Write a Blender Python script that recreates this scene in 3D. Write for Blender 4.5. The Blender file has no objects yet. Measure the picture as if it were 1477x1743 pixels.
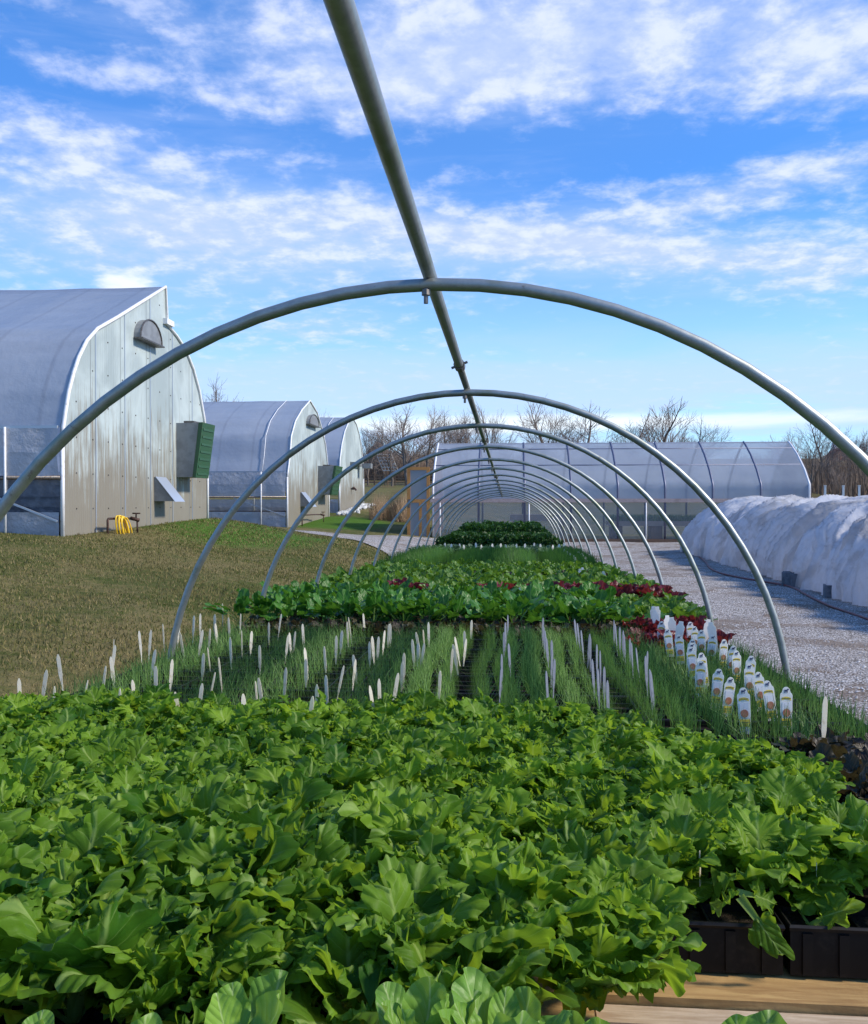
import bpy, math, random
import numpy as np
from mathutils import Vector, Matrix, noise as mnoise

S = bpy.context.scene
COL = S.collection
R = math.radians
rnd = random.Random(7)

# ------------------------------------------------------------------ camera
YAW = 4.93; PITCH = 0.59; CAMZ = 1.5; F = 1500.0; CX = 738.5; HY = 856.0
cam = bpy.data.cameras.new('camera'); camo = bpy.data.objects.new('camera', cam); COL.objects.link(camo)
camo.location = (0, 0, CAMZ); camo.rotation_euler = (R(90 - PITCH), 0, R(YAW))
cam.sensor_fit = 'VERTICAL'; cam.sensor_height = 24; cam.lens = 24 * F / 1743
cam.clip_start = 0.05; cam.clip_end = 3000
S.camera = camo
S.render.resolution_x = 868; S.render.resolution_y = 1024
S.view_settings.view_transform = 'Standard'; S.view_settings.look = 'None'
S.view_settings.gamma = 1; S.view_settings.exposure = 0.85

# ------------------------------------------------------------------ sun and sky
SUN_EL = 36.0; SUN_AZ = 94.0        # azimuth from +Y towards +X
sl = bpy.data.lights.new('sun', 'SUN'); slo = bpy.data.objects.new('sun', sl); COL.objects.link(slo)
sl.energy = 2.9; sl.angle = R(6.0); sl.color = (1.0, 0.90, 0.76)
d = Vector((math.sin(R(SUN_AZ)) * math.cos(R(SUN_EL)), math.cos(R(SUN_AZ)) * math.cos(R(SUN_EL)), math.sin(R(SUN_EL))))
slo.rotation_euler = d.to_track_quat('Z', 'Y').to_euler(); slo.location = (20, 10, 30)

W = bpy.data.worlds.new("World"); S.world = W; W.use_nodes = True
class NT:
    """tiny node helper"""
    def __init__(s, t): s.t = t; s.n = t.nodes; s.l = t.links
    def add(s, k, **kw):
        n = s.n.new(k)
        for a, b in kw.items(): setattr(n, a, b)
        return n
    def put(s, sock, v):
        if isinstance(v, bpy.types.NodeSocket): s.l.new(v, sock)
        elif v is not None: sock.default_value = v
    def m(s, op, a, b=None, c=None, clamp=False):
        n = s.add('ShaderNodeMath', operation=op); n.use_clamp = clamp
        s.put(n.inputs[0], a); s.put(n.inputs[1], b); s.put(n.inputs[2], c)
        return n.outputs[0]
    def mix(s, f, a, b, blend='MIX'):
        n = s.add('ShaderNodeMix', data_type='RGBA', blend_type=blend)
        s.put(n.inputs[0], f)
        for i, v in ((6, a), (7, b)):
            if not isinstance(v, bpy.types.NodeSocket): v = (*v[:3], 1)
            s.put(n.inputs[i], v)
        return n.outputs[2]
    def noise(s, vec, scale, detail=4, rough=.5, dist=0):
        n = s.add('ShaderNodeTexNoise'); s.put(n.inputs['Vector'], vec)
        n.inputs['Scale'].default_value = scale; n.inputs['Detail'].default_value = detail
        n.inputs['Roughness'].default_value = rough; n.inputs['Distortion'].default_value = dist
        return n.outputs[0]
    def ramp(s, f, stops):
        n = s.add('ShaderNodeValToRGB'); s.put(n.inputs[0], f)
        e = n.color_ramp.elements
        while len(e) < len(stops): e.new(.5)
        for x, (p, c) in zip(e, stops):
            x.position = p; x.color = (c, c, c, 1) if not isinstance(c, tuple) else (*c, 1)
        return n.outputs[0]
    def sstep(s, v, a, b):
        n = s.add('ShaderNodeMapRange', interpolation_type='SMOOTHSTEP')
        s.put(n.inputs[0], v); n.inputs[1].default_value = a; n.inputs[2].default_value = b
        return n.outputs[0]

w = NT(W.node_tree)
for n in list(w.n): w.n.remove(n)
wo = w.add('ShaderNodeOutputWorld'); bg = w.add('ShaderNodeBackground'); w.l.new(bg.outputs[0], wo.inputs[0])
sky = w.add('ShaderNodeTexSky', sky_type='NISHITA'); sky.sun_disc = False
sky.sun_elevation = R(SUN_EL); sky.sun_rotation = R(SUN_AZ); sky.air_density = 1.0; sky.dust_density = 0.6; sky.ozone_density = 2.0
tc = w.add('ShaderNodeTexCoord'); sx = w.add('ShaderNodeSeparateXYZ'); w.l.new(tc.outputs['Generated'], sx.inputs[0])
X_, Y_, Z_ = sx.outputs
az = w.m('ARCTAN2', X_, Y_)
el = w.m('ARCTAN2', Z_, w.m('SQRT', w.m('ADD', w.m('MULTIPLY', X_, X_), w.m('MULTIPLY', Y_, Y_))))
# cloud-layer coordinates: direction projected on a high flat layer
den = w.m('ADD', w.m('MAXIMUM', Z_, 0.0), 0.13)
cv = w.add('ShaderNodeCombineXYZ'); w.put(cv.inputs[0], w.m('DIVIDE', X_, den)); w.put(cv.inputs[1], w.m('DIVIDE', Y_, den))
big = w.noise(cv.outputs[0], 1.1, 3, .5, .3)
fine = w.noise(cv.outputs[0], 9.5, 9, .60, .10)
cv2 = w.add('ShaderNodeCombineXYZ'); w.put(cv2.inputs[0], w.m('MULTIPLY', az, 2.2)); w.put(cv2.inputs[1], w.m('MULTIPLY', el, 16.0))
strk = w.noise(cv2.outputs[0], 1.6, 7, .6, .4)
def AE(px, py):
    """direction of a measured point of the sky"""
    x = (px - CX) / F; y = (871.5 - py) / F
    v = Vector((x, 1, y)); v.rotate(Matrix.Rotation(R(-PITCH), 3, 'X')); v.rotate(Matrix.Rotation(R(YAW), 3, 'Z'))
    return math.atan2(v.x, v.y), math.atan2(v.z, math.hypot(v.x, v.y))
def blob(px, py, sxp, syp, rot, amp):
    a, e = AE(px, py); c, s_ = math.cos(rot), math.sin(rot)
    da = w.m('SUBTRACT', az, a); de = w.m('SUBTRACT', el, e)
    p = w.m('DIVIDE', w.m('ADD', w.m('MULTIPLY', da, c), w.m('MULTIPLY', de, s_)), sxp / F)
    q = w.m('DIVIDE', w.m('SUBTRACT', w.m('MULTIPLY', de, c), w.m('MULTIPLY', da, s_)), syp / F)
    r2 = w.m('ADD', w.m('MULTIPLY', p, p), w.m('MULTIPLY', q, q))
    return w.m('MULTIPLY', w.m('POWER', 2.718, w.m('MULTIPLY', r2, -1.0)), amp)
acc = 0.0
for b in ((980, 60, 520, 110, 0, .34), (640, 150, 330, 70, .1, .22), (350, 60, 300, 60, .15, .06), (1420, 120, 180, 90, 0, .28),
          (150, 260, 240, 55, -.2, .20), (40, 210, 160, 60, 0, .08), (120, 110, 140, 20, -.1, .16), (1230, 335, 330, 36, .12, .28),
          (1000, 420, 380, 30, -.12, .36), (1420, 440, 160, 45, 0, .22), (380, 390, 440, 75, 0, .30), (620, 360, 130, 20, 0, .1),
          (1350, 490, 110, 22, 0, .2), (560, 565, 200, 30, 0, .18), (830, 250, 420, 34, 0, -.22), (350, 320, 240, 22, .1, -.1),
          (1250, 245, 230, 26, 0, -.18), (60, 150, 200, 30, 0, -.16), (1100, 560, 420, 55, 0, -.16), (100, 60, 130, 40, 0, -.08)):
    acc = w.m('ADD', acc, blob(*b))
v1 = w.m('ADD', w.m('ADD', w.m('MULTIPLY', fine, .95), w.m('MULTIPLY', big, .25)), acc)
mask = w.sstep(v1, .54, 1.06)
wisp = w.m('MULTIPLY', w.sstep(w.m('ADD', strk, w.m('MULTIPLY', acc, .5)), .46, .85), .30)
mask = w.m('MAXIMUM', mask, wisp)
low = w.sstep(el, .24, .02)                     # banks low over the horizon
bank = w.m('MULTIPLY', w.sstep(w.m('ADD', strk, w.m('ADD', blob(900, 650, 900, 34, 0, .20), blob(1300, 640, 400, 20, .05, .12))), .37, .60), low)
sky_c = w.mix(1.0, sky.outputs[0], (0.34, 0.74, 1.34), 'MULTIPLY')
palec = w.mix(w.sstep(el, .30, .0), (0, 0, 0), (1, 1, 1))
sky_c = w.mix(.22, sky_c, (.8, 2.6, 5.9)); sky_c = w.mix(w.m('MULTIPLY', w.sstep(el, .36, .03), .80), sky_c, (3.5, 5.7, 7.2))
shade = w.sstep(w.m('SUBTRACT', fine, w.m('MULTIPLY', big, .3)), .28, .52)
cl = w.mix(shade, (3.4, 4.1, 6.1), (4.9, 5.3, 6.7))
hz = w.m('ADD', w.m('ADD', blob(330, 400, 420, 90, 0, .75), blob(1050, 440, 420, 42, -.05, .5)), w.m('ADD', blob(900, 645, 1100, 38, 0, .6), blob(850, 80, 600, 130, 0, .15)))
sky_c = w.mix(w.m('MULTIPLY', hz, w.m('ADD', .45, w.m('MULTIPLY', strk, .6)), clamp=True), sky_c, (3.2, 4.4, 6.3))
c1 = w.mix(w.m('MULTIPLY', mask, .88), sky_c, cl)
c2 = w.mix(w.m('MULTIPLY', bank, .9), c1, (3.5, 4.3, 6.3))
puff = w.sstep(w.m('ADD', blob(215, 484, 62, 30, 0, .50), w.m('MULTIPLY', fine, .45)), .42, .72)
c3 = w.mix(w.m('MULTIPLY', puff, .8), c2, (6.3, 6.4, 6.9))
pf2 = w.m('MULTIPLY', w.sstep(w.m('ADD', blob(900, 722, 700, 22, 0, .5), w.m('MULTIPLY', strk, .5)), .45, .75), .85)
c3 = w.mix(pf2, c3, (6.2, 6.7, 7.2))
w.put(bg.inputs[0], c3); bg.inputs[1].default_value = 0.1

# ------------------------------------------------------------------ material helpers
MATS = {}
def P(name, col, rough=.6, metal=0, var=None, bump=None, transl=0, tcol=None, alpha=0, spec=.5, build=None):
    """var=(scale, colour2, lo, hi) noise variation; bump=(scale,strength,dist)"""
    m = bpy.data.materials.new(name); m.use_nodes = True; t = NT(m.node_tree)
    b = t.n['Principled BSDF']; out = t.n['Material Output']
    b.inputs['Roughness'].default_value = rough; b.inputs['Metallic'].default_value = metal
    b.inputs['Specular IOR Level'].default_value = spec
    co = t.add('ShaderNodeTexCoord').outputs['Object']
    c = (*col, 1)
    if build: c = build(t, co)
    elif var:
        nz = t.noise(co, var[0], 6, .6)
        c = t.mix(t.sstep(nz, var[2], var[3]), col, var[1])
    t.put(b.inputs['Base Color'], c)
    if bump:
        bn = t.add('ShaderNodeBump'); bn.inputs['Strength'].default_value = bump[1]; bn.inputs['Distance'].default_value = bump[2]
        t.put(bn.inputs['Height'], t.noise(co, bump[0], 5, .6)); t.l.new(bn.outputs[0], b.inputs['Normal'])
    sh = b.outputs[0]
    if transl:
        tr = t.add('ShaderNodeBsdfTranslucent'); t.put(tr.inputs[0], (*tcol, 1) if tcol else c)
        ms = t.add('ShaderNodeMixShader'); ms.inputs[0].default_value = transl
        t.l.new(sh, ms.inputs[1]); t.l.new(tr.outputs[0], ms.inputs[2]); sh = ms.outputs[0]
    if alpha:
        tp = t.add('ShaderNodeBsdfTransparent'); ms = t.add('ShaderNodeMixShader')
        ms.inputs[0].default_value = alpha
        t.l.new(sh, ms.inputs[1]); t.l.new(tp.outputs[0], ms.inputs[2]); sh = ms.outputs[0]
    t.l.new(sh, out.inputs[0])
    MATS[name] = m; return m

def tag(o, label=None, cat=None, group=None, kind=None):
    if label: o['label'] = label
    if cat: o['category'] = cat
    if group: o['group'] = group
    if kind: o['kind'] = kind
    return o
def empty(name, loc=(0, 0, 0), rz=0, **kw):
    o = bpy.data.objects.new(name, None); COL.objects.link(o); o.location = loc; o.rotation_euler[2] = rz
    o.empty_display_size = .1
    return tag(o, **kw)
def copy_tree(o, parent=None):
    c = o.copy(); COL.objects.link(c)
    if parent: c.parent = parent
    for ch in [x for x in KIDS.get(o.name, [])]: 
        k = copy_tree(ch, c); KIDS.setdefault(c.name, []).append(k)
    return c
KIDS = {}

class MB:
    def __init__(s): s.v = []; s.f = []; s.mi = []; s.cur = 0
    def add(s, vs, fs):
        n = len(s.v); s.v += [tuple(p) for p in vs]; s.f += [tuple(i + n for i in f) for f in fs]; s.mi += [s.cur] * len(fs); return s
    def box(s, a, b, rz=0, rx=0, c=None):
        x0, y0, z0 = a; x1, y1, z1 = b
        vs = [Vector(p) for p in ((x0,y0,z0),(x1,y0,z0),(x1,y1,z0),(x0,y1,z0),(x0,y0,z1),(x1,y0,z1),(x1,y1,z1),(x0,y1,z1))]
        if rz or rx:
            cc = Vector(c) if c else Vector(((x0+x1)/2, (y0+y1)/2, (z0+z1)/2)); M = Matrix.Rotation(rz, 3, 'Z') @ Matrix.Rotation(rx, 3, 'X')
            vs = [cc + M @ (p - cc) for p in vs]
        return s.add(vs, [(0,3,2,1),(4,5,6,7),(0,1,5,4),(1,2,6,5),(2,3,7,6),(3,0,4,7)])
    def bar(s, p, q, wd, ht, up=(0, 0, 1)):
        p, q = Vector(p), Vector(q); dd = (q - p).normalized(); sd = dd.cross(Vector(up)).normalized() * wd / 2; u = sd.cross(dd).normalized() * ht / 2
        vs = [p-sd-u, p+sd-u, p+sd+u, p-sd+u, q-sd-u, q+sd-u, q+sd+u, q-sd+u]
        return s.add(vs, [(0,3,2,1),(4,5,6,7),(0,1,5,4),(1,2,6,5),(2,3,7,6),(3,0,4,7)])
    def tube(s, pts, r, n=8, caps=True, r2=None, closed=False):
        pts = [Vector(p) for p in pts]; k = len(pts); base = len(s.v); prev = None
        for i, p in enumerate(pts):
            if closed: dd = pts[(i+1) % k] - pts[i-1]
            else: dd = pts[min(i+1, k-1)] - pts[max(i-1, 0)]
            dd.normalize()
            if prev is None: a = dd.orthogonal().normalized()
            else: a = (prev - dd * prev.dot(dd)).normalized()
            prev = a; b = dd.cross(a)
            rr = r if r2 is None else r + (r2 - r) * i / (k - 1)
            for j in range(n):
                t = 2 * math.pi * j / n; s.v.append(tuple(p + (a * math.cos(t) + b * math.sin(t)) * rr))
        for i in range(k if closed else k - 1):
            i2 = (i + 1) % k
            for j in range(n):
                s.f.append((base+i*n+j, base+i*n+(j+1) % n, base+i2*n+(j+1) % n, base+i2*n+j)); s.mi.append(s.cur)
        if caps and not closed:
            s.f.append(tuple(base + j for j in range(n))[::-1]); s.f.append(tuple(base+(k-1)*n+j for j in range(n))); s.mi += [s.cur] * 2
        return s
    def plate(s, outline, origin, ax, ay, th):
        """flat outline (u,v) extruded by th along the normal"""
        o = Vector(origin); ax = Vector(ax); ay = Vector(ay); nn = ax.cross(ay).normalized() * th; k = len(outline)
        a = [o + ax*u + ay*v for u, v in outline]; b = [p + nn for p in a]
        fs = [tuple(range(k))[::-1], tuple(range(k, 2*k))] + [(i, (i+1) % k, k+(i+1) % k, k+i) for i in range(k)]
        return s.add(a + b, fs)
    def strip(s, A, B):
        n = len(A); return s.add(list(A) + list(B), [(i, i+1, n+i+1, n+i) for i in range(n-1)])
    def build(s, name, mat, parent=None, smooth=False, bevel=0):
        me = bpy.data.meshes.new(name); me.from_pydata(s.v, [], s.f)
        for m in (mat if isinstance(mat, (list, tuple)) else [mat]): me.materials.append(m)
        if any(s.mi): me.polygons.foreach_set('material_index', s.mi)
        if smooth: me.polygons.foreach_set('use_smooth', [True] * len(me.polygons))
        me.update()
        o = bpy.data.objects.new(name, me); COL.objects.link(o)
        if parent: o.parent = parent; KIDS.setdefault(parent.name, []).append(o)
        if bevel:
            bv = o.modifiers.new('bevel', 'BEVEL'); bv.width = bevel; bv.segments = 2; bv.limit_method = 'ANGLE'
        return o
def npmesh(name, v, f, mat, parent=None, smooth=True, uv=None, attr=None, link=True):
    v = np.asarray(v, np.float32); f = np.asarray(f, np.int32); k = f.shape[1]
    me = bpy.data.meshes.new(name); me.vertices.add(len(v)); me.vertices.foreach_set('co', v.ravel())
    me.loops.add(f.size); me.loops.foreach_set('vertex_index', f.ravel())
    me.polygons.add(len(f)); me.polygons.foreach_set('loop_start', np.arange(0, f.size, k, dtype=np.int32))
    if smooth: me.polygons.foreach_set('use_smooth', np.ones(len(f), bool))
    if uv is not None:
        l = me.uv_layers.new(name='UVMap'); l.data.foreach_set('uv', np.asarray(uv, np.float32)[f.ravel()].ravel())
    if attr is not None:
        a = me.attributes.new('tone', 'FLOAT', 'POINT'); a.data.foreach_set('value', np.asarray(attr, np.float32))
    me.update(calc_edges=True); me.materials.append(mat)
    if not link: return me
    o = bpy.data.objects.new(name, me); COL.objects.link(o)
    if parent: o.parent = parent; KIDS.setdefault(parent.name, []).append(o)
    return o

def ang(px): return math.atan((px - CX) / F) - R(YAW)           # bearing from +Y (right positive)
def onX(px, py, X):                                             # measured point on the plane x = X -> (y, z)
    Y = X / math.tan(ang(px)); dep = Y * math.cos(R(YAW)) - X * math.sin(R(YAW))
    return Y, CAMZ + (HY - py) / F * dep
def onY(px, py, Y):                                             # measured point on the plane y = Y -> (x, z)
    X = Y * math.tan(ang(px)); dep = Y * math.cos(R(YAW)) - X * math.sin(R(YAW))
    return X, CAMZ + (HY - py) / F * dep
def onZ(px, py, z):                                             # measured point at height z -> (x, y)
    dep = F * (CAMZ - z) / (py - HY); a = ang(px)
    Y = dep / (math.cos(R(YAW)) - math.tan(a) * math.sin(R(YAW))); return Y * math.tan(a), Y
def zb(Y): return CAMZ - .50 - .0173 * Y                        # top of the trays, bench falls gently away

# ------------------------------------------------------------------ terrain
GX = [-600, -40, -15, -9, -7.5, -4.5, -1.8, 0, 3, 6, 12, 40, 600]
GYs = [-60, -5, 3, 9, 14, 21.5, 27, 31, 38, 48, 80, 150, 300, 900, 1400]
GT = [[.6,.6,.6,.5,.45,.25,0,0,0,0,0,0,0],
 [.6,.6,.6,.5,.45,.25,0,0,0,0,0,0,0],
 [.8,.8,.8,.62,.52,.30,0,0,0,0,0,0,0],
 [1.0,1.0,1.0,.85,.75,.40,-.02,-.05,-.05,-.05,0,0,0],
 [1.2,1.2,1.15,1.02,.93,.48,0,-.1,-.05,-.05,0,0,0],
 [1.3,1.3,1.25,1.2,1.12,.6,.1,-.08,-.03,0,0,0,0],
 [.8,.8,.8,.72,.66,.38,.12,0,0,0,0,0,0],
 [.75,.75,.7,.66,.64,.45,.2,.13,.13,.13,.13,.1,.1],
 [1,1,1,.95,.92,.7,.4,.2,.2,.2,.2,.2,.2],
 [1.6,1.6,1.5,1.5,1.45,1.2,.9,.6,.6,.6,.6,.6,.6],
 [3.3,3.2,3.1,3,3,2.9,2.8,2.6,2.6,2.6,2.6,2.6,2.6],
 [7,7,7,7,7,7,7,7,7,7,7,7,7],
 [15]*13, [44]*13, [60]*13]
GT = np.array(GT, float); GXa = np.array(GX, float); GYa = np.array(GYs, float)
def _herm(ax, x):
    i = np.clip(np.searchsorted(ax, x) - 1, 0, len(ax) - 2); t = np.clip((x - ax[i]) / (ax[i+1] - ax[i]), 0, 1)
    return i, t * .5 + (t * t * (3 - 2 * t)) * .5
def gz(x, y):
    x = np.asarray(x, float); y = np.asarray(y, float)
    i, a = _herm(GXa, x); j, b = _herm(GYa, y)
    return (GT[j, i]*(1-a) + GT[j, i+1]*a)*(1-b) + (GT[j+1, i]*(1-a) + GT[j+1, i+1]*a)*b

def grass_col(t, co):
    n1 = t.noise(co, .45, 5, .6); n2 = t.noise(co, 7, 5, .7); n3 = t.noise(co, .12, 2)
    f = t.m('ADD', t.m('MULTIPLY', n1, .7), t.m('MULTIPLY', n2, .45))
    c = t.mix(t.sstep(f, .48, .68), (.060, .075, .016), (.16, .13, .055))
    sp = t.add('ShaderNodeSeparateXYZ'); t.l.new(co, sp.inputs[0])
    # dry brown land far off
    far = t.sstep(t.m('ADD', sp.outputs[1], t.m('MULTIPLY', n3, 30)), 60, 100)
    cf = t.mix(t.sstep(n1, .4, .6), (.15, .10, .055), (.12, .12, .04))
    c = t.mix(far, c, cf)
    # greener strip at the foot of the greenhouses
    for gx, gy, rx, ry in ((-6.0, 20.5, 1.9, 4.2), (-6.8, 34.5, 2.2, 4.0)):
        a = t.m('DIVIDE', t.m('SUBTRACT', sp.outputs[0], gx), rx); b = t.m('DIVIDE', t.m('SUBTRACT', sp.outputs[1], gy), ry)
        r2 = t.m('ADD', t.m('ADD', t.m('MULTIPLY', a, a), t.m('MULTIPLY', b, b)), t.m('MULTIPLY', t.m('SUBTRACT', n2, .5), 1.6))
        c = t.mix(t.sstep(r2, 1.2, .45), c, (.058, .125, .014))
    return c
m_ground = P('ground', (.1, .1, .05), .95, build=grass_col, bump=(30, .7, .03), spec=.1)
gxs = np.unique(np.concatenate([np.linspace(-600, -60, 10), np.linspace(-60, -16, 23), np.arange(-16, 14, .33), np.linspace(14, 60, 24), np.linspace(60, 600, 10)]))
gys = np.unique(np.concatenate([np.linspace(-60, -4, 10), np.arange(-4, 40, .33), np.linspace(40, 120, 60), np.linspace(120, 400, 30), np.linspace(400, 1400, 12)]))
gx_, gy_ = np.meshgrid(gxs, gys)
zz = gz(gx_, gy_)
zz = zz + np.where((gy_ < 60), .012, .0) * np.sin(gx_ * 2.1 + np.sin(gy_ * 1.7)) * np.sin(gy_ * 1.9)
vv = np.stack([gx_, gy_, zz], -1).reshape(-1, 3); nx = len(gxs); ny = len(gys)
ii = (np.arange(ny-1)[:, None] * nx + np.arange(nx-1)[None]).ravel()
o = npmesh('ground', vv, np.stack([ii, ii+1, ii+nx+1, ii+nx], 1), m_ground)
tag(o, 'dormant tan and green grass ground around the bench and greenhouses', 'ground', kind='structure')

def gravel_col(t, co):
    v = t.add('ShaderNodeTexVoronoi'); t.l.new(co, v.inputs['Vector']); v.inputs['Scale'].default_value = 55
    n1 = t.noise(co, 1.1, 5, .65, .5); n2 = t.noise(co, .35, 3); n3 = t.noise(co, 12, 4, .7)
    hs = t.add('ShaderNodeSeparateColor'); t.l.new(v.outputs['Color'], hs.inputs[0])
    c = t.mix(hs.outputs[0], (.34, .32, .31), (.76, .73, .70))
    c = t.mix(t.sstep(v.outputs['Distance'], .35, .62), c, (.12, .105, .09))
    c = t.mix(t.m('MULTIPLY', t.sstep(t.m('ADD', n1, t.m('MULTIPLY', n3, .25)), .60, .76), .75), c, (.16, .115, .08))
    c = t.mix(t.m('MULTIPLY', t.sstep(n2, .5, .7), .35), c, (.30, .27, .24))
    return c
m_gravel = P('gravel', (.5, .5, .5), .95, build=gravel_col, bump=(60, .9, .02), spec=.15)
def sheet(name, cells_x, lo, hi, ny, mat, dz, label, cat):
    V = []; n = len(cells_x)
    for x in cells_x:
        a, b = lo(x), hi(x)
        for j in range(ny):
            y = a + (b - a) * j / (ny - 1)
            V.append((x + .12 * mnoise.noise(Vector((x, y * 1.5, 3))), y, 0))
    V = np.array(V); V[:, 2] = gz(V[:, 0], V[:, 1]) + .012 * np.sin(V[:, 0]*2.1 + np.sin(V[:, 1]*1.7)) * np.sin(V[:, 1]*1.9) + dz
    i = (np.arange(n-1)[:, None] * ny + np.arange(ny-1)[None]).ravel()
    return tag(npmesh(name, V, np.stack([i, i+ny, i+ny+1, i+1], 1), mat), label, cat, kind='structure')
jit = lambda x, k: .22 * mnoise.noise(Vector((x * 1.1, k, 0))) + .09 * mnoise.noise(Vector((x * 4, k, 5)))
sheet('gravel_yard', np.arange(-1.25, 14, .25), lambda x: -3.0, lambda x: 31.0 + jit(x, 1), 140, m_gravel, .022, 'pale crushed gravel yard between the hoop bench and white covered row', 'gravel yard')
lo_ = lambda x: float(np.interp(x, [-20, -8, -5, -3, -1.25], [26.6, 26.3, 24.2, 21.0, 16.0])) + jit(x, 2)
hi_ = lambda x: float(np.interp(x, [-20, -8, -5, -3, -1.25], [27.5, 27.4, 28.6, 30.0, 31.0])) + jit(x, 3)
sheet('gravel_path', np.arange(-20, -1.22, .18), lo_, hi_, 40, m_gravel, .026, 'white gravel path leading left from the yard between the greenhouses', 'path')

# short lawn blades on the near bank
def blades(name, pts, h, wd, mat, lean=.5, segs=1, parent=None, seed=1, curl=.3):
    """pts Nx3, h array; thin ribbons"""
    r = np.random.default_rng(seed); n = len(pts); th = r.uniform(0, 2*np.pi, n); la = r.normal(0, lean, n); ph = r.uniform(0, 2*np.pi, n)
    ax = np.stack([np.cos(th), np.sin(th), 0*th], 1); ld = np.stack([np.cos(ph), np.sin(ph), 0*ph], 1)
    V = []; k = segs + 1
    for j in range(k):
        t = j / segs; ctr = pts + ld * (h * la * (t*.5 + curl * t*t))[:, None]; ctr[:, 2] += h * t * (1 - .25*np.abs(la)*t)
        ww = (wd * (1 - t*.85))[:, None] if np.ndim(wd) else wd * (1 - t*.85)
        V.append(ctr - ax*ww*.5); V.append(ctr + ax*ww*.5)
    V = np.stack(V, 1).reshape(-1, 3); b = np.arange(n)[:, None] * 2*k
    Fq = np.concatenate([b + np.array([2*j, 2*j+1, 2*j+3, 2*j+2]) for j in range(segs)], 0)
    tone = np.repeat(r.uniform(0, 1, n), 2*k)
    return npmesh(name, V, Fq, mat, parent, smooth=False, attr=tone)
def tonecol(t, stops):
    a = t.add('ShaderNodeAttribute', attribute_name='tone').outputs['Fac']
    return t.ramp(a, stops)
def lawn_c(t, co):
    c = tonecol(t, [(0, (.05, .075, .014)), (.5, (.11, .13, .028)), (.68, (.22, .18, .07)), (1, (.38, .30, .14))])
    n1 = t.noise(co, .55, 5, .6)
    return t.mix(t.m('MULTIPLY', t.sstep(n1, .42, .62), .65), c, (.20, .165, .07))
m_lawn = P('lawn_blade', (.1, .1, .03), .8, build=lawn_c, transl=.25, spec=.2)
rg = np.random.default_rng(3); N = 150000
d_ = 3 + 21 * rg.random(N) ** 1.25; u_ = rg.uniform(-33, 3, N)
px_ = d_ * np.tan(np.radians(u_)); 
ok = (px_ < -1.3) & (px_ > -9.5) & ~((px_ < -7.55) & (d_ > 14.1)) & (d_ < np.interp(px_, [-8, -5, -3, -1.25], [26.3, 24.2, 21.0, 16.0]))
px_, d_ = px_[ok], d_[ok]
pts = np.stack([px_, d_, gz(px_, d_) - .004], 1)
o = blades('lawn_grass', pts, rg.uniform(.02, .055, len(pts)), .004 + .0008 * d_, m_lawn, lean=.9, segs=1, seed=4)
tag(o, 'short dry lawn grass blades on the bank left of the bench', 'grass', kind='stuff')

# ------------------------------------------------------------------ hoop tunnel over the bench
def galv(t, co):
    n = t.noise(co, 60, 4, .7); n2 = t.noise(co, 9, 4)
    c = t.mix(n, (.22, .24, .23), (.44, .46, .44)); c = t.mix(t.sstep(n2, .50, .70), c, (.24, .26, .19))
    return t.mix(t.m('MULTIPLY', t.sstep(t.noise(co, 26, 5, .7), .62, .74), .7), c, (.12, .085, .06))
m_galv = P('galvanised_steel', (.4, .4, .4), .5, .8, build=galv, bump=(180, .15, .001))
m_dsteel = P('dark_steel', (.18, .17, .16), .5, .8, var=(30, (.10, .07, .05), .4, .7))
HO = [1.62, 3.02, 4.10, 5.30, 6.45, 7.60, 8.75, 9.95, 11.1, 12.3, 13.5, 14.7, 15.9, 17.1]
HXC = -.14; HA = 1.07
def crown(Y): return CAMZ + .43 - .0173 * Y
tf = empty('tunnel_frame', (HXC, HO[0], 0), label='galvanised pipe hoop frame arching over the long planted bench', cat='tunnel frame')
def loc(o, root):   # parent keeping world coords that were baked into the mesh
    o.location = -Vector(root.location); return o
for Y in HO:
    mb = MB(); pts = []
    c = crown(Y); zc = c - 1.10
    xr = HXC + HA; xl = HXC - HA
    gl = float(gz(xl, Y)) - .1; gr = float(gz(xr, Y)) - .1
    pts.append((xl - .02, Y, gl)); pts.append((xl, Y, (gl + zc)/2))
    for k in range(41):
        t = math.pi * (1 - k / 40); pts.append((HXC + HA * math.cos(t), Y, zc + 1.10 * math.sin(t)))
    pts.append((xr, Y, (gr + zc)/2)); pts.append((xr + .02, Y, gr))
    mb.tube(pts, .0118, 12)
    h = loc(mb.build('hoop', m_galv, tf, smooth=True), tf)
    b = MB(); b.tube([(HXC-.014, Y-.006, c-.009), (HXC-.014, Y-.006, c-.036)], .0042, 8); b.tube([(HXC-.014, Y-.006, c-.0112), (HXC-.014, Y-.006, c-.021)], .0085, 6)
    b.build('bolt', m_dsteel, h)
rp = MB(); Ys = [-.4] + HO
rp.tube([(HXC - .01, -.6, crown(-.6) + .024), (HXC - .01, 2.62, crown(2.62) + .024)], .0130, 14)
rp.tube([(HXC - .01, 2.60, crown(2.60) + .024), (HXC - .01, 17.2, crown(17.2) + .024)], .0115, 12)
rpo = loc(rp.build('ridge_pipe', m_galv, tf, smooth=True), tf)
cp = MB()
for Y in (2.62, 5.15, 9.8):
    cp.tube([(HXC-.01, Y-.03, crown(Y)+.024), (HXC-.01, Y+.03, crown(Y)+.024)], .0165, 10)
    cp.bar((HXC-.034, Y, crown(Y)+.016), (HXC+.014, Y, crown(Y)+.034), .010, .006)
cp.build('coupling', m_dsteel, rpo)

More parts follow.
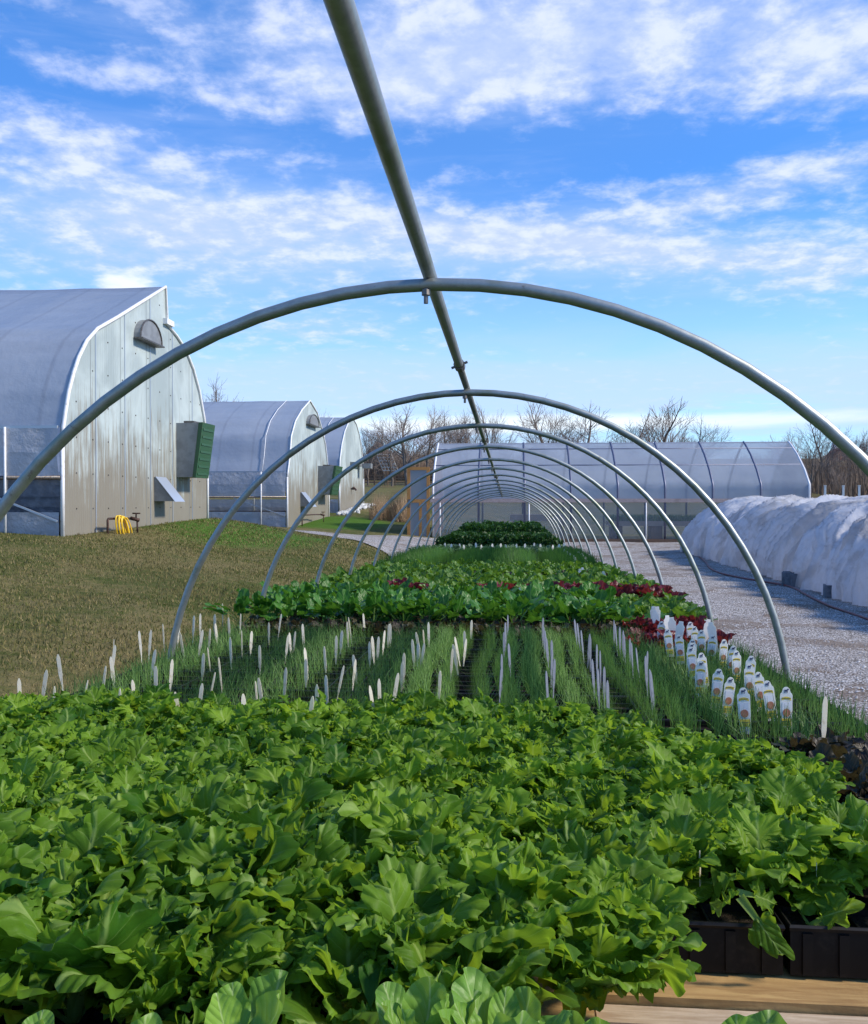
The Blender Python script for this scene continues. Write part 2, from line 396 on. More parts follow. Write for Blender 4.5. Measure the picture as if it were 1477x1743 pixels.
# ------------------------------------------------------------------ bench and trays
def woodc(dark, light):
    def f(t, co):
        mp = t.add('ShaderNodeMapping'); t.l.new(co, mp.inputs[0]); mp.inputs['Scale'].default_value = (1.2, 10, 10)
        n = t.noise(mp.outputs[0], 8, 6, .6, 1.0); n2 = t.noise(co, 2.5, 3)
        c = t.mix(t.sstep(n, .3, .7), dark, light); return t.mix(t.m('MULTIPLY', t.sstep(n2, .5, .7), .4), c, (dark[0]*.6, dark[1]*.55, dark[2]*.5))
    return f
m_wood = P('bench_wood', (.4, .3, .16), .7, build=woodc((.30, .17, .06), (.48, .31, .12)), bump=(25, .3, .004))
m_wood2 = P('pale_wood', (.4, .3, .2), .75, build=woodc((.34, .24, .15), (.52, .41, .29)), bump=(25, .3, .004))
m_wooddark = P('weathered_wood', (.2, .15, .1), .8, build=woodc((.13, .08, .05), (.24, .16, .10)), bump=(20, .4, .004))
m_tray = P('black_tray', (.007, .006, .006), .5, var=(40, (.022, .017, .013), .5, .7), spec=.25)
m_soil = P('potting_soil', (.022, .016, .012), .95, var=(60, (.06, .045, .03), .45, .7), bump=(90, 1, .01), spec=.1)
XL, XR = -1.24, .86
bench = empty('growing_bench', (-.19, 1.05, 0), label='long low wooden bench under the hoops carrying every tray of seedlings', cat='bench')
SEG = [(-.2 + 0, 0)]
def slab(mb, x0, x1, y0, y1, t, drop):
    vs = []
    for z in (-drop - t, -drop):
        for x, y in ((x0, y0), (x1, y0), (x1, y1), (x0, y1)): vs.append((x, y, zb(y) + z))
    mb.add(vs, [(0,3,2,1),(4,5,6,7),(0,1,5,4),(1,2,6,5),(2,3,7,6),(3,0,4,7)])
mb = MB(); slab(mb, XL, XR, 1.048, 17.3, .022, .062); loc(mb.build('deck', m_wood, bench), bench)
mb = MB(); slab(mb, .10, XR + .02, 1.008, 1.045, .20, .072); loc(mb.build('front_board', m_wood2, bench), bench)
mb = MB(); slab(mb, XL, .096, .74, 1.045, .022, .062); loc(mb.build('front_shelf', m_wood, bench), bench)
for x0 in (XL - .012, XR - .026):
    mb = MB(); slab(mb, x0, x0 + .036, 1.05, 17.3, .10, .087); loc(mb.build('side_rail', m_wooddark, bench), bench)
for Y in (1.2, 3.2, 5.2, 7.2, 9.2, 11.2, 13.2, 15.2, 17.1):
    for x in (XL + .08, XR - .12):
        mb = MB(); g = float(gz(x, Y)); mb.box((x, Y, g - .05), (x + .09, Y + .09, zb(Y) - .089)); loc(mb.build('leg', m_wooddark, bench), bench)
# soil bed of the far trays reads as dark ground between the plants
# plastic trays
def make_tray(w_, l_):
    t = MB(); e = .004; h = .058
    t.box((-w_/2, -l_/2, -h), (w_/2, l_/2, -h+.004))
    for a, b in (((-w_/2, -l_/2, -h+.004), (-w_/2+e, l_/2, 0)), ((w_/2-e, -l_/2, -h+.004), (w_/2, l_/2, 0)),
                 ((-w_/2+e, -l_/2, -h+.004), (w_/2-e, -l_/2+e, 0)), ((-w_/2+e, l_/2-e, -h+.004), (w_/2-e, l_/2, 0))): t.box(a, b)
    # rolled lip
    t.tube([(-w_/2, -l_/2, 0), (w_/2, -l_/2, 0), (w_/2, l_/2, 0), (-w_/2, l_/2, 0)], .004, 6, closed=True)
    n = 12
    for i in range(n):
        x = -w_/2 + .02 + (w_ - .04) * i / (n - 1)
        t.box((x-.006, -l_/2-.003, -h+.002), (x+.006, -l_/2, -.006))
    dv = MB()
    for i in range(1, 6): x = -w_/2 + w_*i/6; dv.box((x-.0015, -l_/2+e, -.05), (x+.0015, l_/2-e, -.002))
    for i in range(1, 4): y = -l_/2 + l_*i/4; dv.box((-w_/2+e, y-.0015, -.05), (w_/2-e, y+.0015, -.003))
    s = MB(); s.box((-w_/2+e, -l_/2+e, -.054), (w_/2-e, l_/2-e, -.012))
    return t, dv, s
root = empty('seed_tray'); tt, dv, ss = make_tray(.515, .272)
tt.build('tray_shell', m_tray, root); dv.build('cell_divider', m_tray, root); ss.build('soil', m_soil, root)
first = True
pitch = -math.atan(.0173)
def place_tray(x, y, z, label, group):
    global first
    o = root if first else copy_tree(root); first = False
    o.location = (x, y, z); o.rotation_euler = (pitch, 0, rnd.uniform(-.006, .006)); tag(o, label, 'seed tray', group)
for i in range(4):
    x = -.975 + .525 * i
    for j in range(11):
        y = 1.24 + .279 * j
        if i == 3: lab = 'black plastic cell tray at the gravel side edge of the bench'
        else: lab = 'black plastic cell tray hidden under seedlings on the bench'
        if j == 0 and i >= 2: lab = 'black plastic tray with bare front edge above the wooden board, ' + ('right one' if i == 3 else 'left one')
        place_tray(x, y, zb(y), lab, 'seed trays on the bench')
for i in range(2):
    place_tray(-.95 + .525 * i, .93, zb(.93), 'black plastic cell tray on the front shelf under frilly lettuce', 'seed trays on the bench')
o = MB(); slab(o, XL + .02, XR - .02, 4.19, 17.2, .045, .013)
tag(o.build('tray_soil', m_soil), 'dark potting soil of the far trays showing between plants', 'soil', kind='stuff')

# ------------------------------------------------------------------ leaves
def leaf(R0, asp, teeth, tooth_a, lobes, lobe_a, ruf, rufk, cup, pet, petw, seed, nt=60, nr=7, fold=.0, droop=.0, rp=3.0):
    """polar leaf: blade round centre (0,pet+R0*.7), +Y outward, +Z face normal"""
    r = np.random.default_rng(seed); th = np.linspace(-np.pi, np.pi, nt + 1); rr = np.linspace(0, 1, nr + 1)[1:] ** (.8 if nr < 8 else .62)
    ph = r.uniform(0, 6.28, 6)
    tw = np.abs(np.sin(th * teeth / 2 + ph[0] + .6*np.sin(2*th + ph[3]))) 
    out = 1 + lobe_a * np.sin(lobes*th + ph[1]) + lobe_a * .6 * np.sin((lobes+2)*th + ph[4]) + tooth_a * (1 - 2*tw)
    out *= (1 - .55 * np.exp(-((np.abs(th) - np.pi) / .45) ** 2))     # notch where it joins the stem
    bx = np.sin(th) * asp; by = np.cos(th)
    T, Q = np.meshgrid(th, rr); O_ = np.tile(out, (nr, 1))
    rad = Q * (1 + (O_ - 1) * Q ** 3)
    if rp > 3:      # frilly margin: irregular waves that die out quickly towards the middle of the blade
        q = r.uniform(0, 6.28, 8); Tq = T + .25*np.sin(2.3*T + q[6]) + .18*(Q - .7)*np.sin(3*T + q[7])
        am = .55 + .45*np.sin(2*T + q[0]) * np.sin(3.7*T + q[1])
        wv = am * (.9*np.sin(rufk*Tq + q[2]) + .6*np.sin(rufk*1.63*Tq + q[3]) + .35*np.sin(rufk*2.7*Tq + q[4]))
    x = R0 * rad * np.sin(T) * asp; y = R0 * rad * np.cos(T)
    wv = wv if rp > 3 else np.sin(rufk * T + ph[2] + np.sin(T*2 + ph[5])) + .6 * np.sin((rufk * 1.9) * T + ph[3])
    z = R0 * (ruf * wv * Q ** rp + cup * Q ** 2 - (.16 * (1 + np.sin(3*T + ph[1])) * Q ** 6 if rp > 3 else 0)) + R0 * (min(ruf, .2) * .35 * np.sin(9*x/R0/asp + ph[1]) * np.sin(7*y/R0 + ph[2]) + (.07 * np.sin(3.1*x/R0 + ph[4]) * np.sin(2.6*y/R0 + ph[5]) if rp > 3 else 0)) * Q
    x = x * (1 - .10 * ruf * Q**3 * np.cos(rufk*T*1.0)); z = z + fold * np.abs(x) 
    if rp > 3:      # gathered edge: the margin also shifts along itself, so it loops and overlaps
        tg = R0 * ruf * .55 * am * np.cos(rufk*Tq + q[2]) * Q ** rp
        x = x + tg * np.cos(T); y = y - tg * np.sin(T); back = 1 - .16 * (1 + np.sin(rufk*Tq*.5 + q[5])) * Q ** 5; x = x * back; y = y * back
    V = np.stack([x, y, z], -1).reshape(-1, 3); V = np.concatenate([[[0, 0, 0]], V])
    yc = pet + R0 * .8
    uv = np.stack([V[:, 0] / (R0*asp) * .5 + .5, V[:, 1] / R0 * .5 + .5], 1)
    F4 = []; n1 = nt + 1
    for a in range(nr - 1):
        for b in range(nt):
            i = 1 + a*n1 + b; F4.append((i, i+1, i+n1+1, i+n1))
    F3 = [(0, 1+b+1, 1+b, 1+b) for b in range(nt)]
    V[:, 1] += yc
    # stem
    s0 = len(V); ns = 5; st = []
    for k in range(ns):
        yy = (pet + R0*.5) * k / (ns - 1); ww = petw * (1 - .45*k/(ns-1))
        for q in (-1, 0, 1): st.append((q*ww, yy, abs(q)*ww*.5 - .0006))
    V = np.concatenate([V, st]); uv = np.concatenate([uv, np.full((ns*3, 2), .5)])
    for k in range(ns-1):
        for q in range(2):
            i = s0 + k*3 + q; F4.append((i, i+1, i+4, i+3))
    # droop of the whole leaf
    L = pet + 1.8 * R0; t = np.clip(V[:, 1] / L, 0, 1.2); V[:, 2] -= droop * L * t**2.2
    F = [f for f in F4] + [(a, b, c, c) for a, b, c, _ in F3]
    return V, F, uv
def plant_mesh(name, specs, mat, seed):
    """specs: list of (leaf, azimuth, elevation, scale, roll, tone, x, y, z)"""
    VV = []; Fq = []; Ft = []; UV = []; TN = []; n = 0
    for lf, a, e, sc, ro, tone, ox, oy, oz in specs:
        V, F, uv = lf; M = np.array(Matrix.Rotation(a, 3, 'Z') @ Matrix.Rotation(e, 3, 'X') @ Matrix.Rotation(ro, 3, 'Y'))
        v = (V * sc) @ M.T + np.array([ox, oy, oz]); VV.append(v); UV.append(uv); TN.append(np.full(len(v), tone))
        for f in F:
            g = tuple(i + n for i in f)
            if g[2] == g[3]: Ft.append(g[:3])
            else: Fq.append(g)
        n += len(v)
    V = np.concatenate(VV).astype(np.float32); uv = np.concatenate(UV); tn = np.concatenate(TN)
    me = bpy.data.meshes.new(name); me.from_pydata(V.tolist(), [], Fq + Ft)
    l = me.uv_layers.new(name='UVMap'); vi = np.empty(len(me.loops), np.int32); me.loops.foreach_get('vertex_index', vi)
    l.data.foreach_set('uv', uv[vi].astype(np.float32).ravel())
    at = me.attributes.new('tone', 'FLOAT', 'POINT'); at.data.foreach_set('value', tn.astype(np.float32))
    me.polygons.foreach_set('use_smooth', [True] * len(me.polygons)); me.materials.append(mat); me.update()
    return me
def leafmat(name, dark, light, rib, tl, tr=.35, rough=.42, vein=.5, seedmix=.25, bumps=.35, spec=.25):
    def f(t, co):
        tone = t.add('ShaderNodeAttribute', attribute_name='tone').outputs['Fac']
        ri = t.add('ShaderNodeObjectInfo').outputs['Random']
        uvn = t.add('ShaderNodeUVMap'); su = t.add('ShaderNodeSeparateXYZ'); t.l.new(uvn.outputs[0], su.inputs[0])
        au = t.m('ABSOLUTE', t.m('SUBTRACT', su.outputs[0], .5)); v = su.outputs[1]
        nz = t.noise(co, 18, 3, .5)
        s = t.m('ADD', t.m('MULTIPLY', tone, .75), t.m('MULTIPLY', t.m('SUBTRACT', ri, .5), seedmix)); s = t.m('ADD', s, t.m('MULTIPLY', t.m('SUBTRACT', nz, .5), .9))
        c = t.mix(t.m('ADD', s, 0, clamp=True), dark, light)
        mid = t.sstep(au, .035, .008)
        wv = t.m('ABSOLUTE', t.m('SINE', t.m('ADD', t.m('MULTIPLY', t.m('SUBTRACT', v, t.m('MULTIPLY', au, 1.1)), 17), t.m('MULTIPLY', nz, 4.5))))
        side = t.m('MULTIPLY', t.sstep(wv, .16, .0), t.sstep(au, .48, .1))
        vn = t.m('MULTIPLY', t.m('MAXIMUM', mid, t.m('MULTIPLY', side, .55)), vein)
        c = t.mix(vn, c, rib)
        f.vn = t.m('ADD', wv, t.m('MULTIPLY', t.noise(co, 140, 3), .8)); return c
    m = P(name, light, rough, build=f, transl=tr, spec=spec)
    t = NT(m.node_tree); b = t.n['Principled BSDF']; bn = t.add('ShaderNodeBump'); bn.inputs['Strength'].default_value = bumps; bn.inputs['Distance'].default_value = .002
    t.put(bn.inputs['Height'], f.vn); t.l.new(bn.outputs[0], b.inputs['Normal'])
    # light through the leaf is yellower and brighter than light off it
    for n in t.n:
        if n.type == 'BSDF_TRANSLUCENT':
            src = n.inputs[0].links[0].from_socket; t.put(n.inputs[0], t.mix(.55, src, tl))
    return m
m_let = leafmat('lettuce_leaf', (.022, .090, .008), (.25, .41, .035), (.36, .48, .14), (.42, .62, .03), .46, .5, vein=.6, bumps=.5, seedmix=.35, spec=.14)
m_butter = leafmat('butter_lettuce_leaf', (.10, .24, .035), (.24, .40, .06), (.42, .52, .22), (.35, .52, .05), .35, vein=.6)
m_chard = leafmat('chard_leaf', (.022, .09, .012), (.075, .22, .022), (.25, .36, .12), (.16, .38, .02), .28, .38)
m_red = leafmat('red_lettuce_leaf', (.07, .010, .018), (.20, .030, .032), (.30, .08, .07), (.35, .04, .03), .28, .38)
m_darkred = leafmat('bronze_lettuce_leaf', (.035, .020, .018), (.06, .075, .022), (.10, .07, .05), (.10, .07, .02), .25, .45)
m_kale = leafmat('kale_leaf', (.04, .08, .045), (.10, .17, .09), (.2, .26, .16), (.12, .2, .06), .2, .5)
m_mix = leafmat('mixed_leaf', (.04, .11, .012), (.13, .25, .025), (.25, .34, .10), (.22, .40, .03), .32, .42)
m_deep = leafmat('dark_herb_leaf', (.012, .045, .008), (.035, .11, .014), (.05, .12, .03), (.06, .16, .01), .2, .45)

GA = 2.39996
def lettuce_variant(k, near=True):
    r = random.Random(100 + k); sp = []; nt = 170 if near else 48; n = r.randint(12, 15)
    for i in range(n):
        t = i / (n - 1)       # 0 outer, 1 inner
        R0 = (.048 if k >= 9 else .033) - .012 * t + r.uniform(-.008, .008)
        lf = leaf(R0, r.uniform(.95, 1.25), r.choice((26, 30, 34)), .050, r.choice((3, 4, 5)), .05, r.uniform(.22, .36) * (.72 if k >= 9 else 1), r.choice((10, 12, 14, 15)), r.uniform(-.05, .32), .045 - .012*t, .005, k*37 + i, nt, 8, droop=r.uniform(.15, .40)*(1-t*.5), rp=r.uniform(3.2, 4.8))
        a = i * GA + r.uniform(-.3, .3); e = R(46 + 34*t + r.uniform(-14, 12))
        sp.append((lf, a, e, 1, r.uniform(-.5, .5), .38 + .45*t*r.uniform(.6, 1.1) + r.uniform(-.3, .35), 0, 0, -.004))
    return plant_mesh('lettuce_plant', sp, m_let, k)
LET = [lettuce_variant(k) for k in range(15)]
def inst(name, me, loc_, rz, sc, label, cat, group, tilt=0):
    o = bpy.data.objects.new(name, me); COL.objects.link(o); o.location = loc_; o.scale = (sc,)*3
    o.rotation_euler = (rnd.uniform(-tilt, tilt), rnd.uniform(-tilt, tilt), rz); return tag(o, label, cat, group)
y = .85; row = 0
while y < 2.06:
    x = XL + .03 + (row % 2) * .045
    while x < .56:
        front_gap = (x > .155 and y < 1.16) or (x > .03 and y < .90)
        if not front_gap and x > -.62*y - .12 and y < 2.07 - max(0, x - .22) * 1.1:
            inst('lettuce_plant', LET[rnd.randrange(9, 15) if y < 1.12 + rnd.uniform(0, .2) else rnd.randrange(9)], (x + rnd.uniform(-.012, .012), y + rnd.uniform(-.012, .012), zb(y) - .012), rnd.uniform(0, 6.28), rnd.uniform(.90, 1.28),
                 'bright green frilly lettuce among its neighbours in the near carpet of heads', 'lettuce', 'frilly green lettuces filling the front of the bench', .14)
        x += .096
    y += .092; row += 1
# hanging and front individual leaves
def hang_leaf(px, py, Y, sz, a, e, ro, sd, label):
    x, z = onY(px, py, Y); lf = leaf(sz, .8, 14, .05, 3, .08, .3, 6, .1, sz*.9, .006, sd, 110, 8, droop=.7, rp=4)
    inst('lettuce_plant', plant_mesh('lettuce_plant', [(lf, a, e, 1, ro, .5, 0, 0, 0), (leaf(sz*.8, .9, 16, .1, 4, .1, .2, 6, .2, sz*.6, .005, sd+1, 84, 7, droop=.4), a+1.2, e+.4, 1, ro, .7, 0, .01, 0),
         (leaf(sz*.8, .9, 16, .1, 4, .1, .2, 6, .2, sz*.6, .005, sd+2, 84, 7, droop=.3), a-1.3, e+.6, 1, ro, .6, 0, .01, 0)], m_let, sd), (x, Y, z), 0, 1, label, 'lettuce', None)
hang_leaf(1262, 1530, 1.10, .026, math.pi + .5, R(-28), .7, 501, 'frilly lettuce with one pointed leaf hanging over the black tray edge')
hang_leaf(1385, 1590, 1.12, .034, -.9, R(15), .6, 511, 'frilly lettuce with long pale leaf curling right over the bare tray')
hang_leaf(1060, 1620, 1.0, .044, math.pi - .6, R(25), .2, 521, 'large dusky lettuce spilling over the left end of the pale board')
# butter lettuce along the bottom
def butter_variant(k):
    r = random.Random(300 + k); sp = []
    for i in range(8):
        t = i / 7; lf = leaf(.036 - .008*t + r.uniform(-.006, .006), r.uniform(.55, .85), 5, .02, 3, .05, .11, 4, r.uniform(.1, .35), .045, .006, 900 + k*20 + i, 48, 8, droop=r.uniform(.0, .2))
        sp.append((lf, i*GA + r.uniform(-.3, .3), R(45 + 30*t + r.uniform(-8, 8)), 1, r.uniform(-.3, .3), .4 + .5*t + r.uniform(-.2, .2), 0, 0, 0))
    return plant_mesh('butter_lettuce', sp, m_butter, k)
BUT = [butter_variant(k) for k in range(4)]
BL = [(20, 1735, 'butter lettuce at the bottom left corner of the near tray'), (230, 1765, 'butter lettuce with broad bluish leaves left of the pale upright leaf'), (395, 1700, 'butter lettuce holding up one pale ribbed leaf'),
      (560, 1790, 'low butter lettuce between the pale ribbed leaf and the tall pointed leaf'), (715, 1690, 'butter lettuce with tall pointed leaf leaning left'), (850, 1695, 'butter lettuce with two broad yellow green leaves at bottom centre'), (1000, 1740, 'butter lettuce right of the broad yellow green one'),
      (1170, 1785, 'butter lettuce in front of the left half of the pale board'), (1300, 1775, 'butter lettuce in front of the right half of the pale board'), (1440, 1778, 'butter lettuce at the bottom right corner')]
for i, (px, py, lab) in enumerate(BL):
    x, z = onY(px, py, .66)
    inst('butter_lettuce', BUT[i % 4], (x, .66, z - .072), i * 1.7, .62 + .07 * (i % 3), lab, 'lettuce', None, .15)
nb = empty('near_bench', (-.1, .72, 0), label='near wooden bench holding the butter lettuces at the bottom of the view', cat='bench')
mb = MB(); mb.box((-.75, .55, .955), (.75, .70, .98)); loc(mb.build('deck', m_wooddark, nb), nb)
for x in (-.7, .62):
    mb = MB(); mb.box((x, .58, -.02), (x+.08, .66, .954)); loc(mb.build('leg', m_wooddark, nb), nb)
mb = MB(); mb.box((-.7, .56, .981), (.7, .69, 1.02)); tag(mb.build('planter_tray', m_tray, bevel=.006), 'black planter tray under the butter lettuces at the bottom', 'planter')
mb = MB(); mb.box((-.69, .57, 1.021), (.69, .68, 1.027)); tag(mb.build('soil', m_soil), 'dark soil in the near planter', 'soil', kind='stuff')

# ------------------------------------------------------------------ onions and chives
def greenblade(name, stops, tr=.3):
    return P(name, (.1, .2, .03), .5, build=lambda t, co: tonecol(t, stops), transl=tr, spec=.3)
m_onion = greenblade('onion_blade', [(0, (.03, .08, .02)), (.5, (.08, .18, .04)), (1, (.20, .33, .08))])
m_leek = greenblade('leek_blade', [(0, (.04, .10, .02)), (.5, (.11, .23, .045)), (1, (.24, .40, .09))])
m_chive = greenblade('chive_blade', [(0, (.015, .06, .010)), (.6, (.045, .14, .018)), (1, (.11, .23, .03))])
def bed(name, x0, x1, y0, y1, n, h0, h1, wd, mat, label, rows=None, seed=5, lean=.28, segs=3):
    r = np.random.default_rng(seed); x = r.uniform(x0, x1, n); y = r.uniform(y0, y1, n)
    if rows:
        c = np.round((x - x0) / rows) * rows + x0; x = c + (x - c) * .66 + .012*np.sin(y*6)
        yc = np.round(y / .045) * .045; y = yc + (y - yc) * .5
    pts = np.stack([x, y, zb(y) - .012], 1); nn = np.array([mnoise.noise(Vector((a*7, b*7, seed))) for a, b in zip(x, y)])
    h = r.uniform(h0, h1, n) * (1 + .3 * nn)
    return tag(blades(name, pts, h, wd, mat, lean, segs, seed=seed), label, 'seedlings', kind='stuff')
bed('onion_seedlings', XL, -.35, 2.08, 3.75, 8500, .045, .085, .0020, m_onion, 'fine green onion seedlings on the left side of the bench among white labels', lean=.55)
bed('leek_seedlings', -.35, .50, 2.08, 3.75, 14500, .045, .085, .0020, m_leek, 'feathery green seedlings standing in files in the middle of the bench', rows=.085, seed=6, lean=.5)
bed('red_onion_seedlings', .50, .85, 1.95, 3.35, 4400, .04, .085, .0026, m_onion, 'dark green onion tops around the picture tags at the gravel edge', seed=8, lean=.5)
bed('chives', XL, XR, 8.4, 11.6, 14000, .11, .17, .007, m_chive, 'bright green band of chives across the far bench', seed=9, lean=.3, segs=2)

# ------------------------------------------------------------------ leafy blocks further back
def rosette(name, mat, k, n, R0, asp, pet, ruf, e0, e1, teeth=4, ta=.02, tone=(.3, .8), nt=36):
    r = random.Random(k); sp = []
    for i in range(n):
        t = i / max(1, n-1); s_ = R0 * r.uniform(.75, 1.15) * (1 - .3*t)
        lf = leaf(s_, asp * r.uniform(.85, 1.15), teeth, ta, 3, .05, ruf, 4, r.uniform(-.1, .25), pet * r.uniform(.8, 1.2), .004, k*50+i, nt, 5, droop=r.uniform(.05, .5))
        sp.append((lf, i*GA + r.uniform(-.4, .4), R(e0 + (e1-e0)*t + r.uniform(-12, 12)), 1, r.uniform(-.5, .5), r.uniform(*tone), 0, 0, 0))
    return plant_mesh(name, sp, mat, k)
CH = [rosette('chard_plant', m_chard, 600+k, 9, .050, .62, .075, .12, 42, 78) for k in range(5)]
RD = [rosette('red_lettuce', m_red, 620+k, 9, .038, .85, .03, .16, 30, 75, 9, .05) for k in range(3)]
DR = [rosette('bronze_lettuce', m_darkred, 640+k, 9, .030, .8, .025, .15, 30, 70, 8, .05) for k in range(3)]
MX = [rosette('salad_plant', m_mix, 660+k, 10, .042, .75, .045, .14, 35, 78, 6, .04) for k in range(4)]
KL = [rosette('kale_plant', m_kale, 680+k, 8, .045, .7, .05, .14, 35, 78, 8, .05, nt=28) for k in range(3)]
def fill(name, meshes, x0, x1, y0, y1, dx, dy, s0, s1, label, cat, group, keep=None, lift=0, tilt=.15):
    y = y0; r_ = 0
    while y < y1:
        x = x0 + (r_ % 2) * dx/2
        while x < x1:
            if not keep or keep(x, y):
                inst(name, meshes[rnd.randrange(len(meshes))], (x + rnd.uniform(-.2, .2)*dx, y + rnd.uniform(-.2, .2)*dy, zb(y) - .012 + lift), rnd.uniform(0, 6.28), rnd.uniform(s0, s1), label, cat, group, tilt)
            x += dx
        y += dy; r_ += 1
fill('bronze_lettuce', DR, XL + .1, .60, 3.76, 3.98, .085, .085, .9, 1.2, 'small bronze lettuce in the dark fringe before the chard', 'lettuce', 'bronze lettuces in front of the chard')
fill('bronze_lettuce', DR, .62, .86, 1.30, 1.96, .08, .08, .9, 1.2, 'small bronze lettuce at the gravel edge right of the near lettuces', 'lettuce', 'bronze lettuces right of the near lettuces')
fill('chard_plant', CH, XL, .56, 4.02, 5.0, .125, .13, .95, 1.3, 'glossy dark green chard in the middle block of the bench', 'chard', 'chard plants in the middle block')
fill('red_lettuce', RD, .52, .82, 3.45, 4.15, .095, .10, .8, 1.1, 'deep red lettuce at the gravel edge behind the picture tags', 'lettuce', 'red lettuces behind the picture tags')
fill('salad_plant', MX, .58, .88, 4.18, 5.0, .1, .1, .9, 1.2, 'light green salad plant at the gravel edge right of the chard', 'salad plant', 'salad plants right of the chard')
fill('red_lettuce', RD, -.95, .86, 5.06, 5.32, .1, .1, 1.5, 1.9, 'red lettuce in the narrow row behind the chard', 'lettuce', 'red lettuces behind the chard', keep=lambda x, y: (x > .25 or -.15 < x < .05 or -.75 < x < -.5))
fill('salad_plant', MX, XL, .88, 5.36, 6.8, .15, .145, 1.0, 1.4, 'green salad plant in the mixed block behind the red row', 'salad plant', 'salad plants in the mixed block')
fill('bronze_lettuce', DR, XL + .1, .88, 6.8, 7.1, .13, .13, 1.2, 1.6, 'bronze lettuce in the row within the far mixed block', 'lettuce', 'bronze lettuces in the far mixed block', keep=lambda x, y: rnd.random() < .7)
fill('salad_plant', MX, XL, .88, 7.15, 8.4, .16, .15, 1.0, 1.3, 'green salad plant just before the band of chives', 'salad plant', 'salad plants before the chives')
fill('kale_plant', KL, XL - .02, .88, 11.7, 13.3, .16, .16, 1.0, 1.3, 'greyish green kale plant in the far row among white labels', 'kale', 'kale plants in the far row')
# far dark bushy herbs: one mass
def clump_mass(name, x0, x1, y0, y1, n, zlo, zhi, size, mat, label, cat, seed):
    r = np.random.default_rng(seed); x = r.uniform(x0, x1, n); y = r.uniform(y0, y1, n)
    top = zhi * (1 + .22 * np.array([mnoise.noise(Vector((a*4, b*4, seed))) for a, b in zip(x, y)]))
    edge = np.minimum(1, np.minimum((x-x0)/.22, (x1-x)/.22)); edge = .55 + .45*np.clip(edge, 0, 1)
    z = zb(y) + (zlo + (top - zlo) * r.random(n) ** .6) * edge
    c = np.stack([x, y, z], 1); q = r.normal(size=(n, 3)); q /= np.linalg.norm(q, axis=1)[:, None]; q[:, 2] *= .6
    a = np.cross(q, r.normal(size=(n, 3))); a /= np.linalg.norm(a, axis=1)[:, None]; b = np.cross(q, a); b /= np.linalg.norm(b, axis=1)[:, None]
    s = (size * r.uniform(.6, 1.3, n))[:, None]
    V = np.stack([c - a*s, c + b*s*.55 + q*s*.15, c + a*s, c - b*s*.55 + q*s*.15], 1).reshape(-1, 3); i = np.arange(n)[:, None]*4
    tn = np.repeat(r.uniform(0, 1, n), 4)
    return tag(npmesh(name, V, i + np.array([0, 1, 2, 3]), mat, attr=tn, uv=np.tile([[.5, .1], [.9, .5], [.5, .9], [.1, .5]], (n, 1)), smooth=False), label, cat, kind='stuff')
clump_mass('parsley', XL + .1, XR - .06, 13.4, 14.6, 9000, .02, .26, .030, m_deep, 'dark green bushy parsley mass near the end of the bench', 'herbs', 41)
clump_mass('basil', XL + .25, XR - .15, 14.7, 16.9, 14000, .02, .40, .034, m_deep, 'tallest dark green bushy herbs at the very end of the bench', 'herbs', 42)

# ------------------------------------------------------------------ plant labels
m_tag = P('white_plastic', (.86, .82, .72), .5, var=(45, (.50, .38, .24), .52, .72), transl=.5, tcol=(.90, .82, .62))
m_greytag = P('grey_label', (.20, .22, .27), .5, var=(50, (.14, .15, .18), .45, .7), transl=.1)  # same label shape as the white ones, coloured a darker bluish grey
m_ptag = P('tag_card', (.92, .90, .84), .4, transl=.45)
m_yel = P('tag_yellow', (.75, .55, .05), .5); m_gry = P('tag_grey', (.66, .66, .68), .5); m_onb = P('tag_onion_brown', (.36, .12, .07), .45, var=(90, (.50, .24, .14), .4, .65)); m_navy = P('tag_navy', (.03, .04, .10), .5)
def narrow_mesh(mat, name='plant_label'):
    mb = MB(); w2 = .0056; h = .125
    out = [(-w2*.25, -.01), (w2*.25, -.01), (w2*.55, .045), (w2, .062), (w2, h - .012)] + [(w2*.75, h - .004), (w2*.3, h + .003), (-w2*.3, h + .003), (-w2*.75, h - .004)] + [(-w2, h - .012), (-w2, .062), (-w2*.55, .045)]
    mb.plate(out, (0, 0, 0), (1, 0, 0), (0, 0, 1), -.0010)
    return mb.build(name, mat)
ORD = 'first second third fourth fifth sixth seventh eighth ninth tenth eleventh twelfth thirteenth fourteenth fifteenth sixteenth seventeenth eighteenth nineteenth twentieth'.split()
def ordn(i): return ORD[i] if i < 20 else '%dth' % (i + 1)
A = [(100,622),(200,582),(262,688),(315,523),(390,633),(500,568),(560,448),(550,480),(578,533),(590,690),(687,635),(712,400),(742,403),(748,483),(780,577),(826,362),(848,540),(890,338),(916,686),(928,405),(966,322),(1003,305),(1010,492),(983,644),(990,390),(1043,368),(1036,585),(1060,458),(1080,315),(1096,347),(1118,545),(1118,265),(1155,327),(1162,435),(1202,305),(1215,392),(1238,705),(1255,378),(1300,645),(1305,465),(1330,628),(1350,335),(1420,560),(1430,405),(1465,385),(1392,315)]
B = [(346,535),(285,562),(370,655),(355,685),(410,838),(353,895),(458,635),(465,775),(505,585),(525,547),(500,735),(570,525),(588,505),(615,660),(587,690),(655,475),(678,605),(703,590),(712,580),(738,553),(765,528),(780,512),(717,840),(730,790),(782,780),(833,697),(845,672),(905,617),(917,600),(925,615),(940,560),(955,540),(975,520),(1020,750),(1080,655),(1125,625),(1137,590),(1145,585),(1157,543),(1185,490)]
white = [(x*.3385, 940 + y*.3385) for x, y in A] + [(400 + x*.3385, 880 + y*.3385) for x, y in B]
proto = narrow_mesh(m_tag); used = False
def topz(py, drop=.395): return F * drop / (py - 882)
rows = {}
